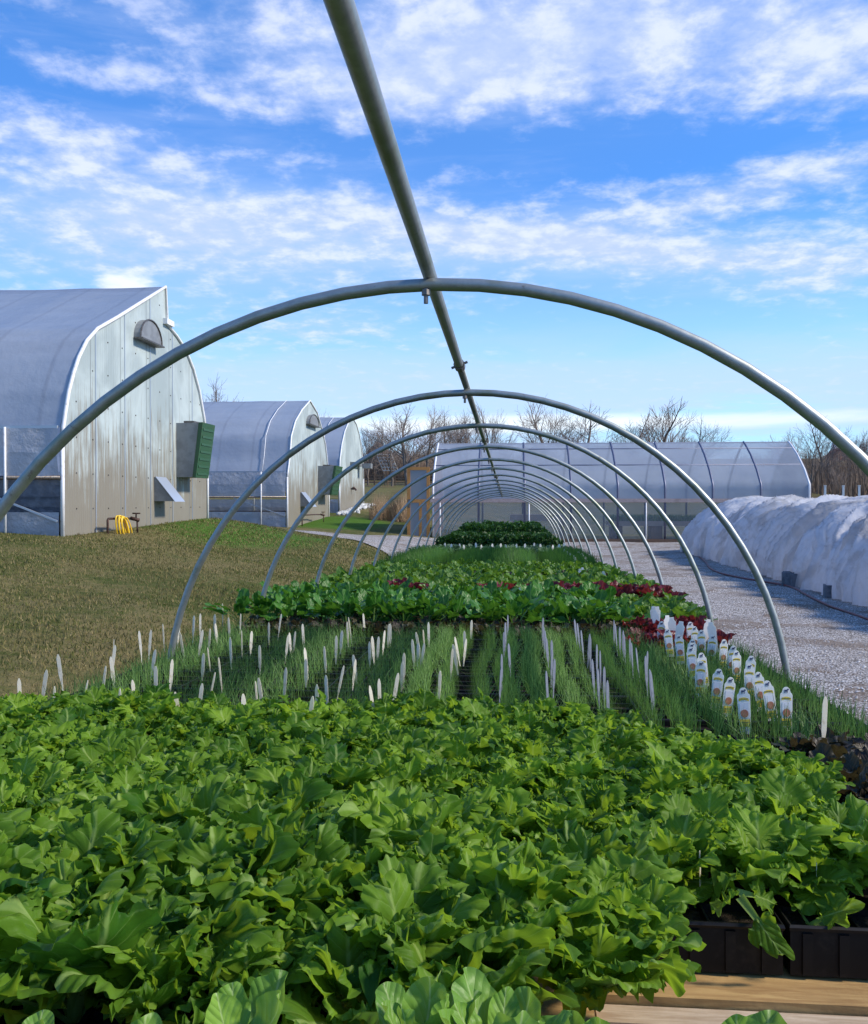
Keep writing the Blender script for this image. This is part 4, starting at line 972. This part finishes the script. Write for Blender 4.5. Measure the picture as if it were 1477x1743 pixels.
def arch(nn=18, inset=0):
    o = []
    for i in range(nn + 1):
        t = i / nn; s = math.sin(t*math.pi/2); y = YN + inset + (HW - inset) * (1 - (1 - t) ** 1.35 * 1.0) ; z = ZE + (ZR - inset - ZE) * (1 - (1 - t) ** 1.75)
        o.append((y, z))
    return o
half = [(YN, ZE)]
_p = [(YN, ZE)] + [onX(a, b, XB) for a, b in ((1379.5, 824), (1371, 799), (1358.5, 773), (1348, 757), (1343.5, 751.5))]; _k = _p[0][0]
_q = [(max(YN, a), b) for a, b in _p]; HW = _q[-1][0] - YN; ZR = _q[-1][1]
for a, b in zip(_q, _q[1:]):
    for i in range(1, 4): half.append((a[0] + (b[0]-a[0])*i/3, a[1] + (b[1]-a[1])*i/3))
full = half + [(2*(YN+HW) - y, z) for y, z in reversed(half[:-1])]
V = []; nxs = 60
for i in range(nxs + 1):
    x = XA + (XB - XA) * i / nxs
    for y, z in full: V.append((x, y + (.012 * math.sin((x - XA)/1.62*2*math.pi)), z))
m_ = len(full); ii = (np.arange(nxs)[:, None]*m_ + np.arange(m_-1)[None]).ravel()
loc(npmesh('roof_film', V, np.stack([ii, ii+1, ii+m_+1, ii+m_], 1), m_gfilm, GR), GR)
mb = MB(); mb.strip([(XA, YN, ZE), (XB, YN, ZE)], [(XA, YN, ZB + .12), (XB, YN, ZB + .12)]); L_(mb, 'side_film', m_gclear)
mb = MB(); mb.strip([(XA, YN + 2*HW, ZE), (XB, YN + 2*HW, ZE)], [(XA, YN + 2*HW, ZB + .12), (XB, YN + 2*HW, ZB + .12)]); L_(mb, 'side_film', m_gclear)
mb = MB(); mb.box((XA - .05, YN - .09, ZE - .06), (XB + .05, YN - .01, ZE + .07)); L_(mb, 'eave_board', m_board)
mb = MB(); mb.box((XA - .05, YN - .08, ZB - .2), (XB + .05, YN - .02, ZB + .12)); L_(mb, 'base_board', m_base)
for i in range(9):
    x = XA + .04 + (XB - XA - .08) * i / 8
    mb = MB(); mb.tube([(x, YN + .03, ZB)] + [(x, y + (.012 if y < YN + HW else -.012), z - .010) for y, z in full] + [(x, YN + 2*HW - .03, ZB)], .040, 8)
    L_(mb, 'hoop', m_trim if i in (0, 8) else m_hoopd, smooth=True)
mb = MB()
for yy, zz_ in ((half[7][0] + .005, half[7][1] - .005), (half[11][0] + .005, half[11][1] - .005), (YN + HW, ZR - .03)):
    mb.tube([(XA, yy, zz_), (XB, yy, zz_)], .022, 8)
L_(mb, 'purlin', m_hoopd, smooth=True)
for i in range(5):
    x = XA + .3 + (XB - XA - .5) * i / 4 + (.9 if i == 2 else 0)
    mb = MB(); mb.tube([(x, YN - .12, ZB - .1), (x, YN - .12, ZE - .07)], .022, 8); L_(mb, 'side_post', m_trim, smooth=True)
# right end wall: dark inside with two lighter panels
mb = MB(); mb.plate([(0, ZB)] + [(y - YN, z) for y, z in full] + [(2*HW, ZB)], (XB - .01, YN, 0), (0, 1, 0), (0, 0, 1), .03); ew = L_(mb, 'end_wall', P('dark_end_board', (.13, .12, .15), .8, var=(2, (.2, .18, .2), .4, .7)))
mb = MB(); mb.box((XB - .06, YN + .75, ZE - .2), (XB - .02, YN + 1.35, ZE + 1.1)); mb.box((XB - .06, YN + 3.0, ZE - .2), (XB - .02, YN + 3.9, ZE + 1.2)); mb.build('end_panel', m_panel, ew)
mb = MB(); mb.plate([(0, ZB)] + [(y - YN, z) for y, z in full] + [(2*HW, ZB)], (XA, YN, 0), (0, 1, 0), (0, 0, 1), .03); L_(mb, 'end_wall', P('pink_end_board', (.34, .24, .24), .7, var=(2, (.42, .34, .34), .4, .7), transl=.2))
# open door
dx0, dx1 = -3.62, -2.82; zt = onY(700, 795, YN)[1]
dr = MB(); w_ = .11
for a, b in (((dx0, ZB), (dx0 + w_, zt)), ((dx1 - w_, ZB), (dx1, zt)), ((dx0 + w_, zt - w_), (dx1 - w_, zt)), ((dx0 + w_, ZB), (dx1 - w_, ZB + w_)), ((dx0 + w_, ZB + 1.38), (dx1 - w_, ZB + 1.5)), ((dx0 + .42, ZB + w_), (dx0 + .52, ZB + 1.38))):
    dr.box((a[0], YN - .09, a[1]), (b[0], YN - .04, b[1]))
do = L_(dr, 'door', m_door)
mb = MB(); mb.box((dx0 + w_, YN - .07, ZB + w_), (dx1 - w_, YN - .055, zt - w_)); mb.build('door_pane', m_panel, do)
mb = MB(); mb.box((dx0 + .03, YN - .11, ZB + 1.2), (dx0 + .1, YN - .092, ZB + 1.5)); mb.build('door_latch', m_dsteel, do)
# tables with plants inside
it = empty('staging_table', (3, YN + 1.2, ZB), label='staging table with seedlings seen through the side film of the low greenhouse', cat='table')
mb = MB(); mb.box((.5, -.35, .55), (6.6, .6, .72)); mb.box((-3.0, -.3, .72), (-1.0, .6, .95)); mb.build('table_top', P('grey_wood', (.30, .25, .21), .8), it)
mb = MB()
for x in (.6, 2.0, 3.4, 4.8, 6.4): mb.box((x, -.3, 0), (x + .4, .4, .549))
mb.box((-2.9, -.2, 0), (-2.75, .4, .72)); mb.box((-1.2, -.2, 0), (-1.05, .4, .72))
mb.build('leg', m_brown, it)
r_ = np.random.default_rng(77); n = 6000; x = r_.uniform(.6, 6.5, n) + 3; y = r_.uniform(-.3, .55, n) + YN + 1.2
o = blades('bench_seedlings', np.stack([x, y, np.full(n, ZB + .72)], 1), r_.uniform(.1, .28, n), .03, m_chive, .5, 1, seed=12)
tag(o, 'green seedlings on the staging table inside the low greenhouse', 'seedlings', kind='stuff')

# ------------------------------------------------------------------ white covered row on the right
def coverc(t, co):
    n = t.noise(co, .9, 6, .65, 1.0); n2 = t.noise(co, 4.5, 6, .7, .8); n3 = t.noise(co, 1.9, 4, .6, .5)
    c = t.mix(t.sstep(n2, .45, .7), (.78, .79, .82), (.66, .66, .67)); c = t.mix(t.m('MULTIPLY', t.sstep(n, .46, .60), .7), c, (.34, .33, .31))
    return t.mix(t.m('MULTIPLY', t.sstep(t.m('ADD', n3, t.m('MULTIPLY', n2, .3)), .78, .9), .7), c, (.20, .17, .15))
m_cover = P('frost_cloth', (.7, .7, .72), .75, build=coverc, transl=.45, tcol=(.75, .75, .80), bump=(11, .8, .03), spec=.2)
cx, hw, y0c, y1c = 6.9, 1.65, 7.5, 28.0
V = []; na, nyc = 96, 1000
for j in range(nyc + 1):
    y = y0c + (y1c - y0c) * j / nyc; en = max(0, (y - (y1c - 1.6)) / 1.6); sc = math.sqrt(max(0, 1 - en**2.4)) if en else 1
    ph = (y / 1.35) % 1; hoopd = abs(ph - .5) * 2     # 1 at a hoop
    sag = (1 - hoopd**1.5)
    g0 = 0.0
    for i in range(na + 1):
        a = math.pi * i / na; c_, s_ = -math.cos(a), math.sin(a)
        fo = y * 1.9 + .55 * math.sin(a * 2 + y * .6) + .8 * mnoise.noise(Vector((a * 1.2, y * .7, 12))); r1 = 1 - abs(mnoise.noise(Vector((fo, a * .35, 21)))) * 2; r2_ = 1 - abs(mnoise.noise(Vector((fo * 3.1, a * .9, 31)))) * 2; dr = max(0, r1) ** 6 * .075 + max(0, r2_) ** 6 * .035
        k = 1 + dr - .12 * sag * (.4 + .6*s_) - .05*abs(mnoise.noise(Vector((a*.9 + y*.5, y*2.6, 4))))
        w1 = mnoise.noise(Vector((a*2.2, y*1.1, 1))); w2 = mnoise.noise(Vector((a*3.0, y*3.6, 7))); w3 = mnoise.noise(Vector((a*7, y*8, 2)))
        flare = .10 * max(0, 1 - s_*2.2) * (.7 + .9*mnoise.noise(Vector((y*1.3, c_, 9))))
        rx = hw * (abs(c_) ** .82 * (1 if c_ > 0 else -1)) * k * (.72 + .28*sc) + (w1*.07 + w2*.04 + w3*.02) * (1 if c_ > 0 else -1) * abs(c_) + flare * (1 if c_ > 0 else -1)
        rz_ = (1.56 * s_ ** .75) * k * sc + (w1*.025 + w2*.02 + w3*.012) * s_ * sc
        x = cx + rx; V.append((x, y + .10*w1, float(gz(x, y)) + max(.03, rz_ + .03)))
m_ = na + 1; ii = (np.arange(nyc)[:, None]*m_ + np.arange(na)[None]).ravel()
cv_ = empty('covered_row', (cx, 18, 0), label='long low row covered in draped white frost cloth on the right', cat='row cover')
loc(npmesh('frost_cloth', V, np.stack([ii, ii+m_, ii+m_+1, ii+1], 1), m_cover, cv_), cv_)
# loose tongue of cloth on the ground
m_block = P('grey_concrete', (.17, .18, .20), .9, var=(10, (.09, .095, .11), .4, .65), bump=(30, .5, .01))
def block(x, y, rz, label, sz=(.4, .2, .2)):
    b = MB(); a, c, h = sz; t = .035
    b.box((-a/2, -c/2, 0), (a/2, -c/2+t, h)); b.box((-a/2, c/2-t, 0), (a/2, c/2, h))
    for xx in (-a/2, -t/2, a/2-t): b.box((xx, -c/2+t, 0), (xx+t, c/2-t, h))
    o = b.build('concrete_block', m_block, bevel=.008); o.location = (x, y, float(gz(x, y)) + .02); o.rotation_euler[2] = rz
    tag(o, label, 'concrete block', 'blocks holding down the frost cloth')
for px, py, rz, sz, lab in ((1186, 941, .2, (.45, .25, .25), 'dark concrete block at the far end of the covered row'), (1232, 950, .1, (.5, .3, .3), 'pale grey concrete block, second from the far end of the covered row'),
     (1278, 962, .4, (.4, .25, .22), 'small dark concrete block below the first pipe crossing the cloth'), (1388, 995, .05, (.62, .26, .24), 'long concrete block under the lifted cloth hem'),
     (1358, 994, 1.2, (.3, .22, .26), 'upright concrete block left of the long one'), (1450, 1012, -.25, (.52, .3, .2), 'dark tilted concrete block nearest the camera by the cloth')):
    x, y = onZ(px, py, .02); block(x - .16, y, rz, lab, sz)
# red hose
m_rhose = P('red_hose', (.20, .05, .05), .55, var=(8, (.14, .06, .06), .4, .6))
mb = MB(); hp = [(1190, 948), (1202, 958), (1208, 966), (1225, 974), (1262, 982), (1300, 988), (1345, 996), (1375, 1010), (1410, 1026), (1445, 1038), (1500, 1056), (1600, 1085)]
pp = [onZ(a, b, .03) for a, b in hp]; q = []
for i in range(len(pp) - 1):
    p0 = pp[max(0, i-1)]; p1 = pp[i]; p2_ = pp[i+1]; p3_ = pp[min(len(pp)-1, i+2)]
    for k in range(8):
        t = k/8; f = lambda a, b, c, d_: .5*((2*b) + (-a+c)*t + (2*a-5*b+4*c-d_)*t*t + (-a+3*b-3*c+d_)*t**3)
        x, y = f(p0[0], p1[0], p2_[0], p3_[0]), f(p0[1], p1[1], p2_[1], p3_[1]); q.append((x, y, float(gz(x, y)) + .045))
mb.tube(q, .018, 8); tag(mb.build('garden_hose', m_rhose, smooth=True), 'faded red hose lying on the gravel along the covered row', 'hose')

# ------------------------------------------------------------------ bare trees
m_bark = P('grey_bark', (.13, .105, .085), .9, var=(3, (.19, .155, .13), .4, .7)); m_twig = P('brown_twig', (.22, .17, .14), .9)
def bare_tree(seed, h, spread=1.0, levels=5, thin=1.0, low=.25):
    r = random.Random(seed); T = MB(); C_ = MB(); 
    def grow(p, d_, L, rad, lv):
        k = 4 if lv == 0 else 3; pts = [p]; dd = d_.copy()
        for i in range(k):
            dd = (dd + Vector((r.gauss(0, .10), r.gauss(0, .10), r.gauss(.05, .06)))).normalized(); pts.append(pts[-1] + dd * L / k)
        r2 = max(.010, rad * (.62 if lv == 0 else .5))
        (T if lv <= 1 else C_).tube(pts, rad, 7 if lv == 0 else (5 if lv == 1 else 3), caps=False, r2=r2)
        if lv >= levels: return
        n = (7, 5, 4, 2, 2)[min(lv, 4)]
        for i in range(n):
            t = (low if lv == 0 else .25) + (1 - (low if lv == 0 else .25)) * (i + r.random()*.6) / n; t = min(.99, t)
            s = t * k; a = int(s); q = pts[a].lerp(pts[min(k, a+1)], s - a)
            ax = dd.orthogonal().normalized(); ax.rotate(Matrix.Rotation(r.uniform(0, 6.28), 3, dd)); nd = (dd * (1.0 if lv else .9) + ax * r.uniform(.55, .95) * spread).normalized()
            grow(q, nd, L * r.uniform(.52, .78) * (1.1 - .30*t), max(.015, rad * (1 - .5*t) * .52) * thin, lv + 1)
        grow(pts[-1], dd, L * .55, r2, lv + 1)
    grow(Vector((0, 0, -.3)), Vector((0, 0, 1)), h * .52, h * .021, 0)
    zm = max(v[2] for v in C_.v)
    for M_ in (T, C_): M_.v = [(a*h/zm, b*h/zm, c*h/zm) for a, b, c in M_.v]
    return T, C_
TV = []
for k, (sp_, lv) in enumerate(((1.0, 4), (1.25, 4), (.7, 4), (.9, 4), (1.1, 4))):
    T, C_ = bare_tree(40 + k, 10, sp_, lv, 1.0, (.35, .3, .25, .4, .3)[k]); root_ = empty('bare_tree'); T.build('trunk', m_bark, root_, smooth=True); C_.build('crown', m_twig, root_); TV.append(root_)
usedv = set()
def tree(px, ytop, Y, k, label, sx=1.0, rz=0):
    X = Y * math.tan(ang(px)); dep = Y*math.cos(R(YAW)) - X*math.sin(R(YAW)); zt = CAMZ + (HY - ytop)/F*dep; g = float(gz(X, Y)); s = (zt - g)/10 * 1.14
    o = TV[k] if k not in usedv else copy_tree(TV[k]); usedv.add(k)
    o.location = (X, Y, g - .05); o.scale = (s*sx, s*sx, s); o.rotation_euler[2] = rz; tag(o, label, 'tree', 'bare trees along the field edge')
for i, (px, yt, Y, k, sx, lab) in enumerate((
    (697, 694, 74, 0, 1.25, 'largest bare tree left of the low greenhouse, wide dense crown'), (724, 700, 78, 3, 1.0, 'bare tree just right of the largest, by the open door'),
    (626, 732, 84, 2, .8, 'small crooked bare tree by the farthest left greenhouse'), (667, 722, 80, 1, .9, 'leaning bare tree between the small crooked one and the largest'), (652, 738, 92, 3, .8, 'slim bare tree behind the white board'),
    (757, 708, 86, 1, 1.0, 'bare tree showing over the left end of the low greenhouse roof'), (781, 712, 88, 2, 1.0, 'second bare tree over the low greenhouse roof from the left'), (802, 710, 90, 3, 1.0, 'third bare tree over the low greenhouse roof from the left'),
    (834, 700, 90, 2, .8, 'narrow bare tree just left of the ridge pipe end'), (858, 742, 120, 0, .9, 'tiny distant bare tree between the ridge pipe and lone round tree'), (900, 742, 120, 3, .9, 'tiny distant bare tree left of the lone round tree'),
    (930, 691, 90, 4, 1.1, 'round bare tree above the middle of the low greenhouse roof'), (1000, 696, 86, 1, 1.35, 'wide spreading bare tree behind the second hoop'), (1062, 712, 96, 0, 1.1, 'bare tree half hidden right of the wide spreading one'),
    (1125, 697, 92, 2, 1.35, 'fan shaped bare tree over the right half of the low roof'), (1186, 718, 96, 1, 1.0, 'low crooked bare tree right of the fan shaped tree'),
    (1397, 722, 84, 4, 1.15, 'tall bare tree right of the low greenhouse end'), (1358, 738, 90, 3, .9, 'slim bare tree touching the right end of the low greenhouse'), (1445, 742, 96, 0, 1.0, 'bare tree between the red barn and the picture edge'), (1472, 740, 90, 1, .9, 'bare tree at the right picture edge above the covered row'),
    (1380, 752, 72, 2, .9, 'short bare tree at the right end of the low greenhouse, in front of the wood'), (1412, 764, 76, 1, .8, 'short leaning bare tree below the red barn'), (1428, 800, 66, 2, .9, 'lowest bare sapling in front of the right wood'),
    (1458, 750, 80, 3, .9, 'slim bare tree second from the right edge of the wood'), (1490, 744, 74, 4, 1.0, 'broad bare tree cut by the right picture edge'), (1340, 746, 110, 0, 1.2, 'brown far tree rising just above the right end of the low roof'),
    (353, 655, 70, 1, .9, 'bare treetop peeking between the nearest and middle greenhouses'), (543, 698, 88, 2, .8, 'bare treetop peeking behind the middle greenhouse roof'))):
    tree(px, yt, Y, k, lab, sx, i*1.3)
# brown woods and brush as masses
def brush(name, segs, n, h0, h1, mat, label, cat, seed, wd=.05, clear=None):
    r = np.random.default_rng(seed); P_ = []
    for x0, x1, y0, y1, w_ in segs:
        k = int(n * w_); P_.append(np.stack([r.uniform(x0, x1, k), r.uniform(y0, y1, k)], 1))
    P_ = np.concatenate(P_); z = gz(P_[:, 0], P_[:, 1]); pts = np.stack([P_[:, 0], P_[:, 1], z], 1)
    nn = np.array([mnoise.noise(Vector((a*.12, b*.12, seed))) for a, b in P_])
    return tag(blades(name, pts, r.uniform(h0, h1, len(pts)) * (1 + .7*nn), wd * r.uniform(.5, 1.6, len(pts)), mat, .35, 3, seed=seed), label, cat, kind='stuff')
m_brush = P('brown_brush', (.14, .09, .06), .95, build=lambda t, co: tonecol(t, [(0, (.11, .08, .06)), (.5, (.18, .13, .095)), (1, (.29, .22, .16))]), transl=.35)
brush('brushwood', [(-32, 2, 100, 125, 1)], 14000, 1.0, 3.4, m_brush, 'brown leafless brushwood on the rise left of the low greenhouse', 'brush', 51, .10)
brush('far_wood', [(30, 85, 96, 125, .75), (24, 52, 64, 90, .35)], 16000, .8, 3.2, m_brush, 'brown leafless wood filling the right background', 'wood', 52, .11)
brush('far_hedge', [(2, 30, 140, 160, 1)], 7000, 1.5, 4.5, m_brush, 'distant brown tree line above the low greenhouse roof', 'wood', 53, .12)
m_tan = P('tan_weeds', (.3, .2, .12), .9, build=lambda t, co: tonecol(t, [(0, (.18, .12, .07)), (1, (.36, .25, .15))]))
brush('dry_weeds', [(-6.0, -3.9, 37, 41, 1)], 1800, .4, 1.3, m_tan, 'pale dry weeds left of the open greenhouse door', 'weeds', 54, .02)
# hedge line / low fence at the field edge
fn = empty('field_fence', (-12, 84, float(gz(-12, 84))), label='low dark rail fence along the far edge of the left field', cat='fence')
mb = MB()
for i in range(26):
    x = -10 + i*1.0; z = float(gz(x - 12, 84)) - float(gz(-12, 84)); p_ = MB(); p_.box((x-.06, -.06, z-.2), (x+.06, .06, z+1.1)); p_.build('post', m_wooddark, fn)
for zz_ in (.35, .7, 1.0): mb.bar((-10, 0, zz_), (15, 0, zz_ - .1), .04, .13)
mb.build('rail', m_wooddark, fn)
# posts in front of right wood
for i, px in enumerate((1404, 1435, 1462)):
    x, _ = onY(px, 838, 60); g = float(gz(x, 60)); mb = MB(); mb.box((-.06, -.06, -.3), (.06, .06, 1.3)); mb.box((-.075, -.075, 1.3), (.075, .075, 1.36)); o = mb.build('fence_post', m_trim, bevel=.01); o.location = (x, 60, g)
    tag(o, 'pale fence post before the brown wood, %s from the left' % ordn(i), 'post', 'pale fence posts by the wood')
# barn and silo, house, white lattice board
m_barn = P('red_barn_wall', (.34, .055, .04), .8, var=(1, (.25, .05, .04), .4, .7)); m_roof = P('roof_shingle', (.16, .10, .09), .9, var=(2, (.22, .15, .13), .4, .7)); m_white = P('white_paint', (.75, .73, .70), .6)
m_brick = P('brown_house_wall', (.22, .11, .08), .8, var=(2, (.30, .17, .12), .4, .7)); m_glass = P('window_glass', (.04, .05, .06), .1)
def house(name, px, py_base, Y, wd, dp, hw_, hr, label, cat, wall, roofm):
    X, z = onY(px, py_base, Y); g = float(gz(X, Y)); h = empty(name, (X, Y, g), label=label, cat=cat)
    mb = MB(); mb.box((-wd/2, -dp/2, -1), (wd/2, dp/2, hw_)); mb.add([(-wd/2, -dp/2, hw_), (wd/2, -dp/2, hw_), (0, -dp/2, hr - .1), (-wd/2, dp/2, hw_), (wd/2, dp/2, hw_), (0, dp/2, hr - .1)], [(0, 1, 2), (5, 4, 3)]); wl = mb.build('wall', wall, h)
    mb = MB(); e = .4
    for s in (-1, 1): mb.add([(s*(wd/2+e), -dp/2-e, hw_ - .3), (s*(wd/2+e), dp/2+e, hw_ - .3), (0, dp/2+e, hr), (0, -dp/2-e, hr), (s*(wd/2+e), -dp/2-e, hw_ - .05), (s*(wd/2+e), dp/2+e, hw_ - .05), (0, dp/2+e, hr+.25), (0, -dp/2-e, hr+.25)], [(0,1,2,3),(7,6,5,4),(0,4,5,1),(3,2,6,7),(0,3,7,4),(1,5,6,2)])
    mb.build('roof', roofm, h)
    for s in (-.25, .25):
        mb = MB(); mb.box((wd*s - .5, -dp/2 - .06, hw_*.4), (wd*s + .5, -dp/2 - .002, hw_*.4 + 1.2)); f = mb.build('window', m_white, h); mb = MB(); mb.box((wd*s - .4, -dp/2 - .09, hw_*.4 + .1), (wd*s + .4, -dp/2 - .062, hw_*.4 + 1.1)); mb.build('pane', m_glass, f)
    mb = MB(); mb.box((-.9, -dp/2 - .05, -.5), (.9, -dp/2 - .003, hw_*.35)); mb.build('door', m_white, h)
    return h
house('barn', 1425, 800, 420, 8.0, 10, 3.6, 7.0, 'small distant red barn on the rise right of the low greenhouse', 'barn', m_barn, m_barn)
X, _ = onY(1421, 790, 430); g = float(gz(X, 430)); sl_ = empty('silo', (X, 430, g), label='pale silo rising behind the red barn', cat='silo')
mb = MB(); mb.tube([(0, 0, -1), (0, 0, 9.5)], 1.6, 20); mb.build('tower', m_white, sl_); mb = MB(); mb.tube([(0, 0, 9.5), (0, 0, 10.4), (0, 0, 11)], 1.65, 20, r2=.3); mb.build('dome', m_hood, sl_)
house('house', 645, 800, 300, 6.5, 8, 3.8, 7.0, 'brown roofed house peeking beside the farthest left greenhouse', 'house', m_brick, m_roof)
X, z = onY(653, 800, 82); g = float(gz(X, 82)); wb = empty('white_lattice', (X, 82, g), label='tilted white lattice board under the bare trees at left', cat='lattice')
mb = MB()
for i in range(6): mb.bar((-.7 + i*.28, 0, 3.0 - .0), (-.1 + i*.28, .4, 1.4), .09, .02)
for i in range(6): mb.bar((-.75 + i*.12, i*.08, 2.95 - i*.3), (.75 + i*.12, i*.08, 2.95 - i*.3), .02, .07)
mb.build('slat', m_white, wb); mb = MB(); mb.tube([(.3, .5, -.1), (.3, .5, 1.8)], .05, 6); mb.build('post', m_wooddark, wb)
